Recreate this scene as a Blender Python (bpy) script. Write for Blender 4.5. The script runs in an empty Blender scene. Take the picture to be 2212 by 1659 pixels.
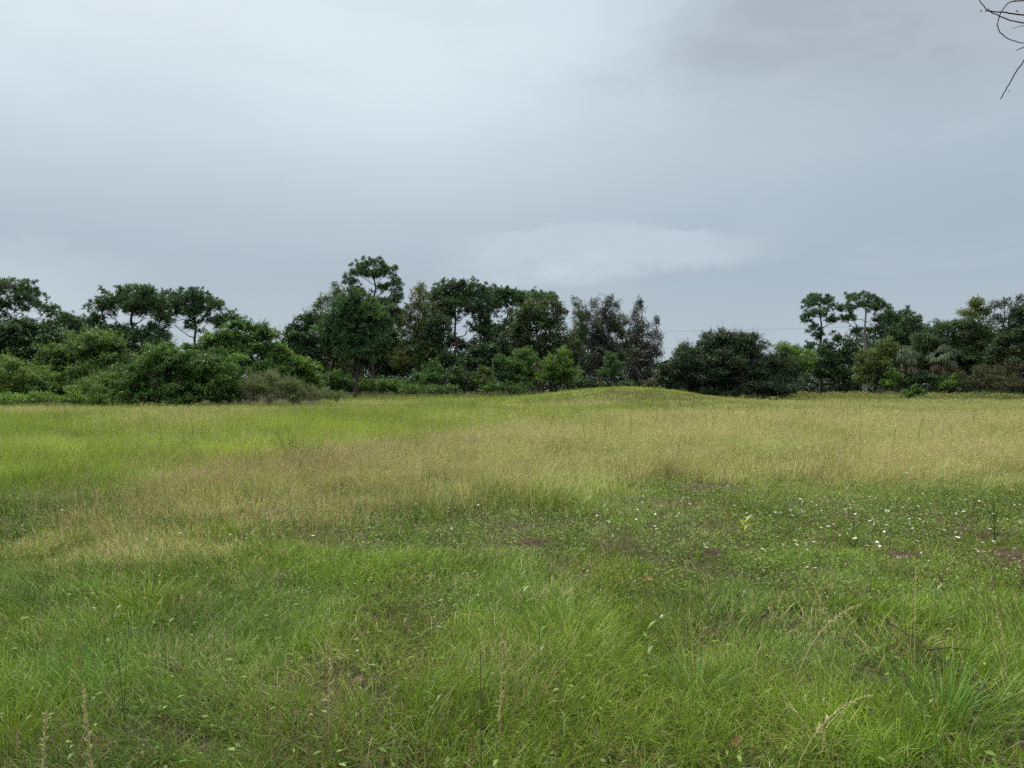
# Overgrown meadow in front of a line of pines, paperbarks and vine covered shrubs under an overcast sky
import bpy, math
import numpy as np
from mathutils import Vector

SC = bpy.context.scene
COL = SC.collection
RNG = np.random.default_rng(20240817)
F, CX, CY, EYE = 1579.0, 1106.0, 829.5, 1.6       # focal length and centre of the survey picture, eye height
PX = 2.16                                          # survey pixels per rendered pixel

# ------------------------------------------------------------------ helpers
def unit(a):
    return a / np.maximum(np.linalg.norm(a, axis=-1, keepdims=True), 1e-9)

def sm(e0, e1, x):
    t = np.clip((x - e0) / (e1 - e0), 0, 1)
    return t * t * (3 - 2 * t)

def vnoise(x, y, scale, seed=0):
    """smooth value noise 0..1 on world x, y"""
    x = np.asarray(x, float) / scale; y = np.asarray(y, float) / scale
    xi = np.floor(x).astype(np.int64); yi = np.floor(y).astype(np.int64)
    fx = x - xi; fy = y - yi
    fx = fx * fx * (3 - 2 * fx); fy = fy * fy * (3 - 2 * fy)
    def h(a, b):
        n = (a * 374761393 + b * 668265263 + seed * 1442695041) & 0x7fffffff
        n = ((n ^ (n >> 13)) * 1274126177) & 0x7fffffff
        return ((n ^ (n >> 16)) & 0xffff) / 65535.0
    return (h(xi, yi) * (1 - fx) + h(xi + 1, yi) * fx) * (1 - fy) + (h(xi, yi + 1) * (1 - fx) + h(xi + 1, yi + 1) * fx) * fy

def gz(x, y):
    """height of the ground"""
    x = np.asarray(x, float); y = np.asarray(y, float)
    m = 1.2 * np.exp(-(((x - 9.6) / 7.5) ** 2 + ((y - 58.5) / 8.0) ** 2))
    m = m + 0.22 * np.exp(-(((x - 4.0) / 7.0) ** 2 + ((y - 60.0) / 8.0) ** 2))
    rise = 0.02 * sm(55, 90, y)
    und = 0.10 * (vnoise(x, y, 9.0, 5) - 0.5) + 0.05 * (vnoise(x, y, 2.3, 6) - 0.5)
    return m + rise + und * sm(1.5, 6, np.hypot(x, y))

def at(vx, vy, Y):
    return np.array([(vx - CX) / F * Y, Y, EYE + (CY - vy) / F * Y])

def mesh_obj(name, V, Q, mat, parent=None, tint=None, colour=None, smooth=False, mat_index=None):
    me = bpy.data.meshes.new(name)
    V = np.ascontiguousarray(V, np.float32); Q = np.ascontiguousarray(Q, np.int32)
    k = Q.shape[1]
    me.vertices.add(len(V)); me.vertices.foreach_set('co', V.ravel())
    me.loops.add(Q.size); me.loops.foreach_set('vertex_index', Q.ravel())
    me.polygons.add(len(Q)); me.polygons.foreach_set('loop_start', np.arange(0, Q.size, k, dtype=np.int32))
    if smooth: me.polygons.foreach_set('use_smooth', np.ones(len(Q), bool))
    for m in (mat if isinstance(mat, (list, tuple)) else [mat]): me.materials.append(m)
    if mat_index is not None: me.polygons.foreach_set('material_index', np.asarray(mat_index, np.int32))
    if tint is not None:
        a = me.attributes.new('tint', 'FLOAT', 'FACE'); a.data.foreach_set('value', np.asarray(tint, np.float32))
    if colour is not None:
        a = me.attributes.new('hue', 'FLOAT_COLOR', 'FACE')
        c = np.ones((len(Q), 4), np.float32); c[:, :3] = colour
        a.data.foreach_set('color', c.ravel())
    me.update(calc_edges=True)
    o = bpy.data.objects.new(name, me); COL.objects.link(o)
    if parent is not None: o.parent = parent
    return o

def quads_obj(name, Qs, mat, parent=None, tint=None, colour=None):
    n = len(Qs)
    return mesh_obj(name, Qs.reshape(-1, 3), np.arange(n * 4).reshape(n, 4), mat, parent, tint, colour)

def tag(o, label, cat=None, group=None, kind=None):
    o['label'] = label
    if cat: o['category'] = cat
    if group: o['group'] = group
    if kind: o['kind'] = kind
    return o

def thing(name, label, cat, loc, group=None):
    o = bpy.data.objects.new(name, None); COL.objects.link(o)
    o.empty_display_size = 0.2; o.location = tuple(loc)
    return tag(o, label, cat, group)

class Tubes:
    """collects tapered tubes into one mesh"""
    def __init__(s): s.V, s.Q, s.n = [], [], 0
    def add(s, pts, rad, sides=6):
        pts = np.asarray(pts, float); rad = np.asarray(rad, float); k = len(pts)
        t = unit(np.gradient(pts, axis=0))
        ref = np.array([0.31, 0.95, 0.05]) if abs(t[0, 2]) > 0.7 else np.array([0.1, 0.05, 1.0])
        a = unit(np.cross(t, ref)); b = np.cross(t, a)
        ang = np.linspace(0, 2 * np.pi, sides, endpoint=False)
        ring = pts[:, None] + rad[:, None, None] * (np.cos(ang)[None, :, None] * a[:, None] + np.sin(ang)[None, :, None] * b[:, None])
        i = np.arange(k - 1)[:, None] * sides; j = np.arange(sides)[None]; j2 = (j + 1) % sides
        q = np.stack([i + j, i + j2, i + sides + j2, i + sides + j], -1).reshape(-1, 4) + s.n
        s.V.append(ring.reshape(-1, 3)); s.Q.append(q); s.n += k * sides
    def twigs(s, A, B, ra, rb):
        """straight three sided twigs from A to B"""
        A = np.asarray(A, float); B = np.asarray(B, float); n = len(A)
        if n == 0: return
        t = unit(B - A); a = unit(np.cross(t, np.array([0.3, 0.8, 0.52]))); b = np.cross(t, a)
        ang = np.array([0, 2.094, 4.189])
        off = np.cos(ang)[None, :, None] * a[:, None] + np.sin(ang)[None, :, None] * b[:, None]
        V = np.concatenate([A[:, None] + off * ra, B[:, None] + off * rb], 1)
        base = (np.arange(n) * 6)[:, None, None] + s.n
        q = np.array([[0, 1, 4, 3], [1, 2, 5, 4], [2, 0, 3, 5]])[None] + base
        s.V.append(V.reshape(-1, 3)); s.Q.append(q.reshape(-1, 4)); s.n += n * 6
    def build(s, name, mat, parent=None, offset=None):
        V = np.concatenate(s.V)
        if offset is not None: V = V - offset
        return mesh_obj(name, V, np.concatenate(s.Q), mat, parent, smooth=True)

def diamonds(C, D, N, L, W):
    """leaf shaped quads: centre C, along D, normal N, length L, width W"""
    D = unit(D); S = unit(np.cross(N, D)); L = np.broadcast_to(L, len(C))[:, None]; W = np.broadcast_to(W, len(C))[:, None]
    nn = unit(np.cross(D, S))
    a = C - D * L * 0.5; c = C + D * L * 0.5 - nn * L * 0.10
    m = C + D * L * 0.08 + nn * L * 0.06
    return np.stack([a, m + S * W * 0.5, c, m - S * W * 0.5], 1)

def rvec(n): return unit(RNG.normal(size=(n, 3)))

# ------------------------------------------------------------------ materials
def new_mat(name):
    m = bpy.data.materials.new(name); m.use_nodes = True
    nt = m.node_tree; nt.nodes.clear()
    return m, nt, nt.nodes.new('ShaderNodeOutputMaterial')

def leaf_mat(name, stops, rough=0.55, trans=0.3, spec=0.3, tgain=1.25):
    m, nt, out = new_mat(name); N = nt.nodes; Lk = nt.links
    at_ = N.new('ShaderNodeAttribute'); at_.attribute_name = 'tint'
    r = N.new('ShaderNodeValToRGB'); el = r.color_ramp.elements
    while len(el) < len(stops): el.new(0.5)
    for e, (p, c) in zip(el, stops): e.position = p; e.color = (*c, 1)
    Lk.new(at_.outputs['Fac'], r.inputs[0])
    p = N.new('ShaderNodeBsdfPrincipled'); p.inputs['Roughness'].default_value = rough; p.inputs['Specular IOR Level'].default_value = spec * .45
    t = N.new('ShaderNodeBsdfTranslucent')
    g = N.new('ShaderNodeMix'); g.data_type = 'RGBA'; g.blend_type = 'MULTIPLY'; g.inputs[0].default_value = 1
    g.inputs[7].default_value = (tgain, tgain * 1.05, tgain * 0.55, 1)
    mx = N.new('ShaderNodeMixShader'); mx.inputs[0].default_value = trans
    Lk.new(r.outputs[0], p.inputs['Base Color']); Lk.new(r.outputs[0], g.inputs[6]); Lk.new(g.outputs[2], t.inputs[0])
    Lk.new(p.outputs[0], mx.inputs[1]); Lk.new(t.outputs[0], mx.inputs[2]); Lk.new(mx.outputs[0], out.inputs[0])
    return m

def hue_mat(name, rough=0.5, trans=0.35, spec=0.25):
    m, nt, out = new_mat(name); N = nt.nodes; Lk = nt.links
    a = N.new('ShaderNodeAttribute'); a.attribute_name = 'hue'
    p = N.new('ShaderNodeBsdfPrincipled'); p.inputs['Roughness'].default_value = rough; p.inputs['Specular IOR Level'].default_value = spec
    t = N.new('ShaderNodeBsdfTranslucent'); mx = N.new('ShaderNodeMixShader'); mx.inputs[0].default_value = trans
    Lk.new(a.outputs['Color'], p.inputs['Base Color']); Lk.new(a.outputs['Color'], t.inputs[0])
    Lk.new(p.outputs[0], mx.inputs[1]); Lk.new(t.outputs[0], mx.inputs[2]); Lk.new(mx.outputs[0], out.inputs[0])
    return m

def noise_mat(name, c0, c1, scale=4.0, stretch=(1, 1, 1), rough=0.85, bump=0.3, detail=6, p0=0.3, p1=0.7):
    m, nt, out = new_mat(name); N = nt.nodes; Lk = nt.links
    tc = N.new('ShaderNodeTexCoord'); mp = N.new('ShaderNodeMapping'); mp.inputs['Scale'].default_value = stretch
    n = N.new('ShaderNodeTexNoise'); n.inputs['Scale'].default_value = scale; n.inputs['Detail'].default_value = detail
    r = N.new('ShaderNodeValToRGB'); r.color_ramp.elements[0].position = p0; r.color_ramp.elements[1].position = p1
    r.color_ramp.elements[0].color = (*c0, 1); r.color_ramp.elements[1].color = (*c1, 1)
    p = N.new('ShaderNodeBsdfPrincipled'); p.inputs['Roughness'].default_value = rough; p.inputs['Specular IOR Level'].default_value = 0.2
    b = N.new('ShaderNodeBump'); b.inputs['Strength'].default_value = bump; b.inputs['Distance'].default_value = 0.05
    Lk.new(tc.outputs['Object'], mp.inputs[0]); Lk.new(mp.outputs[0], n.inputs['Vector']); Lk.new(n.outputs[0], r.inputs[0])
    Lk.new(r.outputs[0], p.inputs['Base Color']); Lk.new(n.outputs[0], b.inputs['Height']); Lk.new(b.outputs[0], p.inputs['Normal'])
    Lk.new(p.outputs[0], out.inputs[0])
    return m

M_PINE = leaf_mat('pine_needles', [(0, (0.034, 0.070, 0.036)), (.6, (0.062, 0.120, 0.055)), (1, (0.100, 0.175, 0.070))], .5, .2)
M_PINE_Y = leaf_mat('young_pine_needles', [(0, (0.042, 0.085, 0.042)), (.6, (0.072, 0.140, 0.064)), (1, (0.115, 0.20, 0.078))], .5, .25)
M_DARK = leaf_mat('dark_broadleaf', [(0, (0.018, 0.042, 0.021)), (.65, (0.036, 0.078, 0.031)), (1, (0.072, 0.137, 0.046))], .42, .22, .4)
M_MID = leaf_mat('mid_green_leaves', [(0, (0.036, 0.078, 0.026)), (.6, (0.068, 0.143, 0.036)), (1, (0.130, 0.234, 0.052))], .45, .3)
M_BRIGHT = leaf_mat('bright_green_leaves', [(0, (0.054, 0.108, 0.026)), (.6, (0.102, 0.186, 0.041)), (1, (0.192, 0.288, 0.066))], .5, .35)
M_VINE = leaf_mat('vine_leaves', [(0, (0.048, 0.094, 0.030)), (.55, (0.094, 0.169, 0.045)), (.85, (0.163, 0.237, 0.062)), (1, (0.250, 0.288, 0.088))], .45, .32)
M_YELLOW = leaf_mat('yellow_green_leaves', [(0, (.050, .075, .022)), (.6, (.10, .135, .038)), (1, (.19, .21, .07))], .5, .3)
M_OLIVE = leaf_mat('olive_paperbark_leaves', [(0, (.040, .062, .028)), (.55, (.076, .108, .044)), (1, (.16, .185, .085))], .5, .25)
M_GREY = leaf_mat('grey_paperbark_leaves', [(0, (.034, .042, .036)), (.6, (.058, .070, .056)), (1, (.115, .125, .10))], .55, .2)
M_BUSH = leaf_mat('dark_bush_leaves', [(0, (0.016, 0.033, 0.019)), (.6, (0.035, 0.062, 0.030)), (1, (0.077, 0.115, 0.056))], .4, .18, .45)
M_OAK = leaf_mat('oak_leaves', [(0, (0.031, 0.057, 0.029)), (.6, (0.058, 0.098, 0.042)), (1, (0.111, 0.150, 0.065))], .5, .22)
M_BROWN = leaf_mat('brownish_leaves', [(0, (.040, .046, .024)), (.6, (.070, .075, .038)), (1, (.115, .112, .06))], .6, .2)
M_WISP = leaf_mat('dry_weed_leaves', [(0, (.075, .100, .050)), (.6, (.130, .158, .082)), (1, (.21, .23, .13))], .6, .3)
M_SKIRT = leaf_mat('dead_frond', [(0, (.07, .052, .033)), (.6, (.14, .11, .072)), (1, (.23, .19, .135))], .7, .2)
M_PALM = leaf_mat('palm_fronds', [(0, (.028, .055, .030)), (.6, (.058, .092, .050)), (1, (.13, .16, .085))], .4, .25, .4)
M_BARK = noise_mat('pine_bark', (.032, .025, .021), (.10, .078, .064), 7, (1, 1, .25), .9, .6)
M_BARK_D = noise_mat('dark_bark', (.030, .026, .022), (.085, .070, .058), 6, (1, 1, .3), .9, .5)
M_BARK_P = noise_mat('paperbark', (.17, .145, .12), (.42, .37, .31), 5, (1, 1, .3), .85, .4)
M_BARK_G = noise_mat('grey_bark', (.15, .14, .125), (.33, .31, .28), 6, (1, 1, .3), .85, .4)
M_TWIG = noise_mat('twig_bark', (.020, .017, .018), (.055, .045, .045), 40, (1, 1, 1), .8, .4)
M_GRASS = hue_mat('grass_blades', .6, .22, .14)
M_STALK = hue_mat('dry_stalks', .7, .25, .1)
M_WEED = hue_mat('weed_leaves', .5, .3, .3)

# ------------------------------------------------------------------ trees and shrubs
def lobes_world(lobes, Y, depth=0.9):
    out = []
    for lb in lobes:
        vx, vy, rx, ry = lb[:4]; dy = lb[4] if len(lb) > 4 else RNG.uniform(-.45, .45) * rx / F * Y
        c = at(vx, vy, Y); c[1] += dy
        out.append((c, np.array([rx / F * Y, max(rx, ry) * depth / F * Y, ry / F * Y])))
    return out

def clump_points(LB, per, shell=0.38, low=-0.75, keys=False):
    """points scattered through each lobe, thicker to the outside; returns positions and outward directions"""
    P, O, K = [], [], []
    for i_, (c, r) in enumerate(LB):
        n = max(4, int(per * (r[0] * r[2] + r[0] * r[1]) * .5))
        u = rvec(int(n * 1.4)); u = u[u[:, 2] > low][:n]
        u = u * RNG.uniform(0, 1, len(u))[:, None] ** shell
        lump = 1 + .16 * np.sin(u[:, 0:1] * 5 + c[0]) * np.cos(u[:, 2:3] * 4.3 + c[1])
        P.append(c + u * r * lump); O.append(unit(u * (1 / r))); K.append(np.full(len(u), i_))
    if keys: return np.concatenate(P), np.concatenate(O), np.concatenate(K)
    return np.concatenate(P), np.concatenate(O)

def nearest_on(P, limb_pts):
    d = ((P[:, None] - limb_pts[None]) ** 2).sum(-1) + 1.5 * np.maximum(0, limb_pts[None, :, 2] - P[:, None, 2])
    return limb_pts[d.argmin(1)]

def skeleton(base, top, LB, r0, wob=0.02, lean=0.0):
    """trunk and one limb to each lobe"""
    T = Tubes(); k = 9; H = top[2] - base[2]
    t = np.linspace(0, 1, k)
    tr = base + (top - base) * t[:, None]
    tr[1:-1, :2] += RNG.normal(size=(k - 2, 2)) * wob * H
    tr[0, 2] -= .15
    rad = r0 * (1 - .78 * t); rad[0] *= 1.35
    T.add(tr, rad, 8)
    limb = [tr[int(k * .45):]]
    for c, r in LB:
        hd = np.hypot(*(c - base)[:2])
        z0 = np.clip(c[2] - .35 * r[2] - hd * .55, base[2] + H * .22, top[2] - .08 * H)
        s = (z0 - base[2]) / H
        st = np.array([np.interp(s, t, tr[:, i]) for i in range(3)])
        e = c + np.array([0, 0, .25 * r[2]])
        q = np.linspace(0, 1, 7)[:, None]
        cur = st + (e - st) * q + np.array([0, 0, -1]) * (np.sin(q * np.pi) * .10 * np.linalg.norm(e - st))
        cur[1:-1] += RNG.normal(size=(5, 3)) * .03 * np.linalg.norm(e - st)
        rr = max(r0 * (1 - .78 * s) * .5, r0 * .12)
        T.add(cur, np.linspace(rr, rr * .25, 7), 5)
        limb.append(cur[2:])
        for _ in range(3):                       # side limbs inside the lobe
            j = RNG.integers(2, 6); e2 = c + rvec(1)[0] * r * .75
            c2 = cur[j] + (e2 - cur[j]) * np.linspace(0, 1, 5)[:, None]
            c2[1:-1] += RNG.normal(size=(3, 3)) * .05 * np.linalg.norm(e2 - cur[j])
            T.add(c2, np.linspace(rr * .5, rr * .12, 5), 4); limb.append(c2[1:])
    return T, np.concatenate(limb)

def split_lobes(LB, Y, frac=.42, flat=.75, low=-.65, more=1.0):
    out = []
    for c, r in LB:
        a = np.pi * r[0] * r[2] * (F / Y / PX) ** 2
        n = int((6 + 11 * min(1, a / 900)) * more); u = rvec(n * 3); u = u[u[:, 2] > low][:n]
        for q in u:
            e = RNG.uniform(.40, 1.30); p = c + q * r * .74 * e; f = frac * RNG.uniform(.7, 1.35) * (1.25 - .45 * e)
            out.append((p, np.array([r.min() * .4 + r[0] * .6, r.min() * .4 + r[1] * .6, (r.min() * .5 + r[2] * .5) * flat]) * f))
    return out

def area_px(LB, Y):
    return sum(np.pi * r[0] * r[2] for c, r in LB) * (F / Y / PX) ** 2

def pine(name, label, vx, Y, lobes, top=None, r0=.22, mat=None, puff=.5, dens=1.0, needles=22, nl=1.0, cat='pine tree', group=None, shell=.45, ls=(1.4, 1.4, 1.55), basex=None, bark=None, depth=.9):
    LB = [(c, r * np.array(ls)) for c, r in lobes_world(lobes, Y, depth)]
    bx = (( basex if basex is not None else vx) - CX) / F * Y
    base = np.array([bx, Y, float(gz(bx, Y))])
    tp = max(LB, key=lambda l: l[0][2] + l[1][2])
    tz = tp[0][2] + tp[1][2] * .55
    top_ = np.array([(vx - CX) / F * Y, Y, tz if top is None else at(0, top, Y)[2]])
    root = thing(name, label, cat, base, group)
    T, limb = skeleton(base, top_, LB, r0, .008)
    n_puff = area_px(LB, Y) / ((puff * F / Y / PX) ** 2 * .58) * dens
    SB = split_lobes(LB, Y, .60, .95, -.7, 1.3)
    vol = sum(.5 * (r[0] * r[2] + r[0] * r[1]) for c, r in SB)
    P, O = clump_points(SB, n_puff / vol * 1.5, shell, -.35)
    near = nearest_on(P, limb)
    T.twigs(near, P, .022 * r0 / .22, .012)
    T.build('trunk', bark or M_BARK, root, base)
    n = len(P)
    pd = unit(unit(P - near) * .7 + np.array([0, 0, .75]) + RNG.normal(size=(n, 3)) * .25)
    ps = RNG.uniform(.75, 1.25, n)
    D = unit(np.repeat(pd, needles, 0) * .75 + rvec(n * needles))
    Ln = np.repeat(ps, needles) * puff * RNG.uniform(.6, 1.05, n * needles) * nl
    C = np.repeat(P, needles, 0) + D * (Ln * .5)[:, None]
    Q = diamonds(C, D, rvec(n * needles), Ln, Ln * .15 + .012)
    tint = np.clip(np.repeat(RNG.uniform(.10, .85, n), needles) + RNG.normal(0, .10, n * needles), 0, 1)
    quads_obj('crown', (Q - base), mat or M_PINE, root, tint)
    return root

def broad(name, label, vx, Y, lobes, mat, cat='tree', k=2.2, leaf=1.9, asp=.55, r0=.16, spread=2.4, sprig=0.05, sprig_len=.7, up=.55, rnd=.5,
          trunk=True, bark=None, group=None, hang=0.0, per=9, shell=.38, low=-.75, topv=None, extra_trunks=0, depth=.9, upright=0.0, tshift=0.0, contrast=.22):
    LB = [(c, r * 1.12) for c, r in lobes_world(lobes, Y, depth)]
    solid = cat != 'tree'
    bx = (vx - CX) / F * Y
    base = np.array([bx, Y, float(gz(bx, Y))])
    root = thing(name, label, cat, base, group)
    px = Y / F * PX
    n_leaf = area_px(LB, Y) * k * 1.15
    n_cl = n_leaf / per
    SB = split_lobes(LB, Y, .36, .66, -1 if solid else -.65, 2.2)
    vol = sum(.5 * (r[0] * r[2] + r[0] * r[1]) for c, r in SB)
    P, O, K = clump_points(SB, n_cl / vol * 1.25, shell, -.9 if solid else -.45, True)
    tone = RNG.normal(0, .16, len(SB))
    g = gz(P[:, 0], P[:, 1]); ok = P[:, 2] > g + .04; P = P[ok]; O = O[ok]; K = K[ok]
    tp = max(LB, key=lambda l: l[0][2])
    topz = tp[0][2] if topv is None else at(0, topv, Y)[2]
    if trunk:
        T, limb = skeleton(base, np.array([tp[0][0] * .5 + bx * .5, Y, topz]), LB, r0, .02)
        for _ in range(extra_trunks):
            c, r = LB[RNG.integers(len(LB))]
            b2 = base + np.array([RNG.normal() * .5, RNG.normal() * .4, -.1]); q = np.linspace(0, 1, 8)[:, None]
            cur = b2 + (c - b2) * q; cur[1:-1] += RNG.normal(size=(6, 3)) * .12
            T.add(cur, np.linspace(r0 * .7, r0 * .2, 8), 6); limb = np.concatenate([limb, cur[3:]])
        sel = RNG.random(len(P)) < .35
        T.twigs(nearest_on(P[sel], limb), P[sel], .015, .006)
        T.build('trunk', bark or M_BARK_D, root, base)
    n = len(P); m = n * per
    C = np.repeat(P, per, 0) + RNG.normal(size=(m, 3)) * (spread * px * .5)
    if hang: C[:, 2] -= np.abs(RNG.normal(size=m)) * hang
    Oo = np.repeat(O, per, 0)
    Nn = unit(Oo * .6 + np.array([0, 0, up]) + RNG.normal(size=(m, 3)) * rnd)
    D = unit(RNG.normal(size=(m, 3)) + Oo * .6 + np.array([0, 0, upright - hang]))
    L = leaf * px * np.repeat(RNG.uniform(.75, 1.3, n), per) * RNG.uniform(.6, 1.35, m)
    Q = diamonds(C, D, Nn, L, L * asp)
    tint = np.clip(np.repeat(RNG.normal(.42 + tshift, contrast * .7, n) + tone[K], per) + RNG.normal(0, .09, m), 0, 1)
    if sprig:
        ns = int(len(P) * sprig); idx = RNG.integers(0, n, ns); sp = P[idx]
        d = unit(O[idx] * .8 + np.array([0, 0, .75 + upright]) + RNG.normal(size=(ns, 3)) * .45)
        per2 = 12; tt = np.tile(np.linspace(.1, 1, per2), ns); sl = np.repeat(RNG.uniform(.4, 1.15, ns) * sprig_len, per2)
        dd = np.repeat(d, per2, 0)
        Cs = np.repeat(sp, per2, 0) + dd * (tt * sl)[:, None] - np.array([0, 0, 1]) * ((tt * sl) ** 2 * .18)[:, None]
        side = rvec(ns * per2)
        Ds = unit(dd * .8 + side); Ls = leaf * px * .8 * RNG.uniform(.6, 1.2, ns * per2) * (1.15 - .5 * tt)
        Q2 = diamonds(Cs + Ds * Ls[:, None] * .4, Ds, unit(rvec(ns * per2) + np.array([0, 0, .6])), Ls, Ls * asp)
        Q = np.concatenate([Q, Q2]); tint = np.concatenate([tint, np.clip(RNG.normal(.62 + tshift, .2, ns * per2), 0, 1)])
    quads_obj('crown', Q - base, mat, root, tint)
    return root

# --- far left group
pine('pine_tree', 'wide dark pine cut by the left picture edge with open limbs', -22, 82,
     [(-60, 640, 60, 30), (-10, 633, 45, 26), (40, 640, 34, 24), (72, 652, 30, 20), (100, 670, 20, 13), (10, 668, 26, 14), (-30, 690, 30, 20), (-8, 712, 30, 14)], r0=.34, ls=(1.25, 1.25, 1.4), puff=.55, dens=.95)
pine('pine_tree', 'low dark pine top behind the broadleaf tree near the left edge', 148, 86, [(128, 700, 26, 16), (152, 703, 28, 16), (165, 720, 18, 14), (140, 730, 40, 20)], puff=.5, dens=1.2)
broad('broadleaf_tree', 'dark layered broadleaf tree under the left edge pine', 60, 70,
      [(35, 735, 55, 40), (95, 718, 42, 30), (60, 705, 30, 20), (0, 745, 50, 55), (100, 765, 60, 45), (140, 745, 32, 34), (40, 785, 80, 40)], M_DARK, k=3.0, leaf=2.2, asp=.5, r0=.25)
pine('pine_tree', 'big round topped pine standing left of the open sky gap', 287, 72,
     [(282, 641, 32, 16), (312, 648, 30, 17), (248, 652, 28, 16), (226, 672, 24, 15), (330, 668, 26, 20), (345, 698, 18, 17), (275, 664, 30, 12), (208, 694, 14, 12), (300, 668, 26, 12),
      (230, 722, 34, 15), (330, 735, 30, 20), (275, 742, 45, 18), (300, 770, 50, 22)], top=632, r0=.27, ls=(1.35, 1.35, 1.75), puff=.5, dens=1.25)
pine('pine_tree', 'flat crowned pine behind the round pine with two limbs over sky', 421, 86,
     [(385, 652, 26, 14), (415, 650, 28, 15), (445, 664, 24, 14), (465, 688, 18, 10), (365, 668, 22, 16), (360, 690, 18, 10), (420, 676, 24, 12), (424, 708, 15, 13)], top=655, r0=.26, ls=(1.5, 1.5, 1.75), puff=.5, dens=1.25)
pine('pine_tree', 'small pine top peeping over the green thicket', 500, 88, [(488, 692, 16, 9), (507, 690, 17, 11), (480, 706, 14, 8)], r0=.16, puff=.45, dens=1.2)
broad('vine_covered_tree', 'tree swallowed by vines with arching runners on its top', 180, 53,
      [(165, 748, 56, 36), (215, 752, 45, 36), (120, 775, 40, 34), (190, 795, 80, 46), (110, 815, 48, 40), (250, 790, 42, 44), (240, 742, 26, 16), (170, 840, 80, 30)], M_VINE, k=3.4, leaf=2.0, sprig=.15, sprig_len=1.2, r0=.2, tshift=-.16)
broad('vine_thicket', 'pale yellowish vine thicket low at the left picture edge', 30, 50,
      [(20, 795, 45, 22), (62, 805, 38, 20), (5, 820, 50, 25), (85, 825, 42, 24), (40, 840, 60, 22)], M_VINE, 'thicket', k=3, leaf=1.7, sprig=.2, sprig_len=.9, trunk=False, tshift=.16)
broad('ground_vine', 'light green vine mat at the foot of the left thicket', 70, 47,
      [(20, 862, 45, 11), (75, 858, 45, 13), (125, 862, 38, 12), (-20, 862, 40, 12)], M_BRIGHT, 'vine', k=3.4, leaf=1.7, sprig=.1, sprig_len=.35, trunk=False, tshift=.15)
broad('vine_thicket', 'olive vine thicket with thin runners before the swallowed tree', 215, 47.5,
      [(205, 838, 48, 28), (250, 828, 36, 26), (175, 855, 36, 20), (235, 855, 55, 22), (225, 815, 25, 12)], M_VINE, 'thicket', k=3.4, leaf=1.6, sprig=.22, sprig_len=1.0, trunk=False)
broad('broadleaf_shrub', 'large rounded green shrub nearest the meadow on the left', 370, 47.5,
      [(335, 785, 50, 36), (375, 775, 48, 32), (300, 815, 42, 38), (425, 795, 50, 36), (370, 825, 75, 42), (470, 825, 48, 38), (310, 850, 50, 26), (400, 850, 70, 26), (485, 850, 42, 24), (355, 755, 28, 16)], M_MID, 'shrub', k=3.6, leaf=2.0, sprig=.12, sprig_len=.85, r0=.12)
broad('broadleaf_tree', 'tall fresh green bushy tree with pointed tops left of the sky gap', 520, 56,
      [(500, 745, 48, 38), (555, 745, 46, 40), (455, 750, 38, 30), (595, 775, 32, 36), (530, 790, 75, 46), (535, 708, 20, 16), (573, 716, 16, 15), (512, 702, 15, 10), (425, 765, 30, 22), (470, 795, 40, 40), (590, 810, 35, 30)], M_MID, k=3.4, leaf=2.1, sprig=.13, sprig_len=.95, r0=.16)
broad('dry_weed', 'grey green feathery weed clump at the foot of the green shrub', 565, 48,
      [(555, 835, 36, 32), (590, 820, 30, 22), (600, 845, 40, 22), (630, 838, 30, 26), (540, 855, 30, 18)], M_WISP, 'weed', k=3.6, leaf=2.4, asp=.16, sprig=.25, sprig_len=.55, trunk=False, upright=1.3, up=.1)
broad('dry_weed', 'brownish feathery weed clump trailing toward the lone pine', 690, 48.5,
      [(665, 850, 30, 18), (700, 850, 30, 17), (728, 855, 18, 12), (640, 858, 25, 14)], M_WISP, 'weed', k=3.4, leaf=2.2, asp=.16, sprig=.25, sprig_len=.4, trunk=False, upright=1.3, up=.1, tshift=-.15)
broad('broadleaf_shrub', 'yellowish green layered shrub between thicket and dark trees', 645, 60,
      [(635, 782, 34, 20), (655, 800, 36, 22), (625, 810, 34, 26), (670, 815, 26, 22), (650, 828, 40, 22)], M_BRIGHT, 'shrub', k=3.2, leaf=1.9, sprig=.06, sprig_len=.4, r0=.08)
# --- centre group
broad('broadleaf_tree', 'small dark tree closing the sky gap on the left of the central trees', 645, 78,
      [(632, 712, 22, 14), (655, 700, 22, 20), (672, 690, 14, 14), (655, 745, 40, 48), (625, 735, 20, 20), (670, 780, 36, 40)], M_DARK, k=3, leaf=2.0)
pine('pine_tree', 'tallest pine rising above the central trees with a sky window', 806, 101,
     [(800, 577, 34, 13), (772, 590, 24, 14), (835, 590, 26, 16), (757, 612, 14, 16), (848, 612, 20, 15), (805, 598, 22, 9), (770, 633, 24, 12), (825, 628, 22, 10), (858, 640, 12, 14),
      (755, 655, 28, 12), (840, 660, 30, 18), (780, 672, 30, 14), (830, 690, 40, 22)], top=590, r0=.36, ls=(1.25, 1.25, 1.35), puff=.55, dens=1.05)
broad('paperbark_tree', 'yellowish paperbark tree left of the lone pine', 712, 97,
      [(705, 650, 18, 26), (728, 632, 18, 20), (688, 668, 15, 24), (740, 655, 22, 30), (700, 700, 36, 44), (735, 730, 40, 50), (690, 755, 32, 50), (725, 790, 45, 42), (665, 690, 14, 24)], M_OLIVE, k=2.7, leaf=1.7, asp=.45, hang=.25, r0=.22, bark=M_BARK_P)
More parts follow.
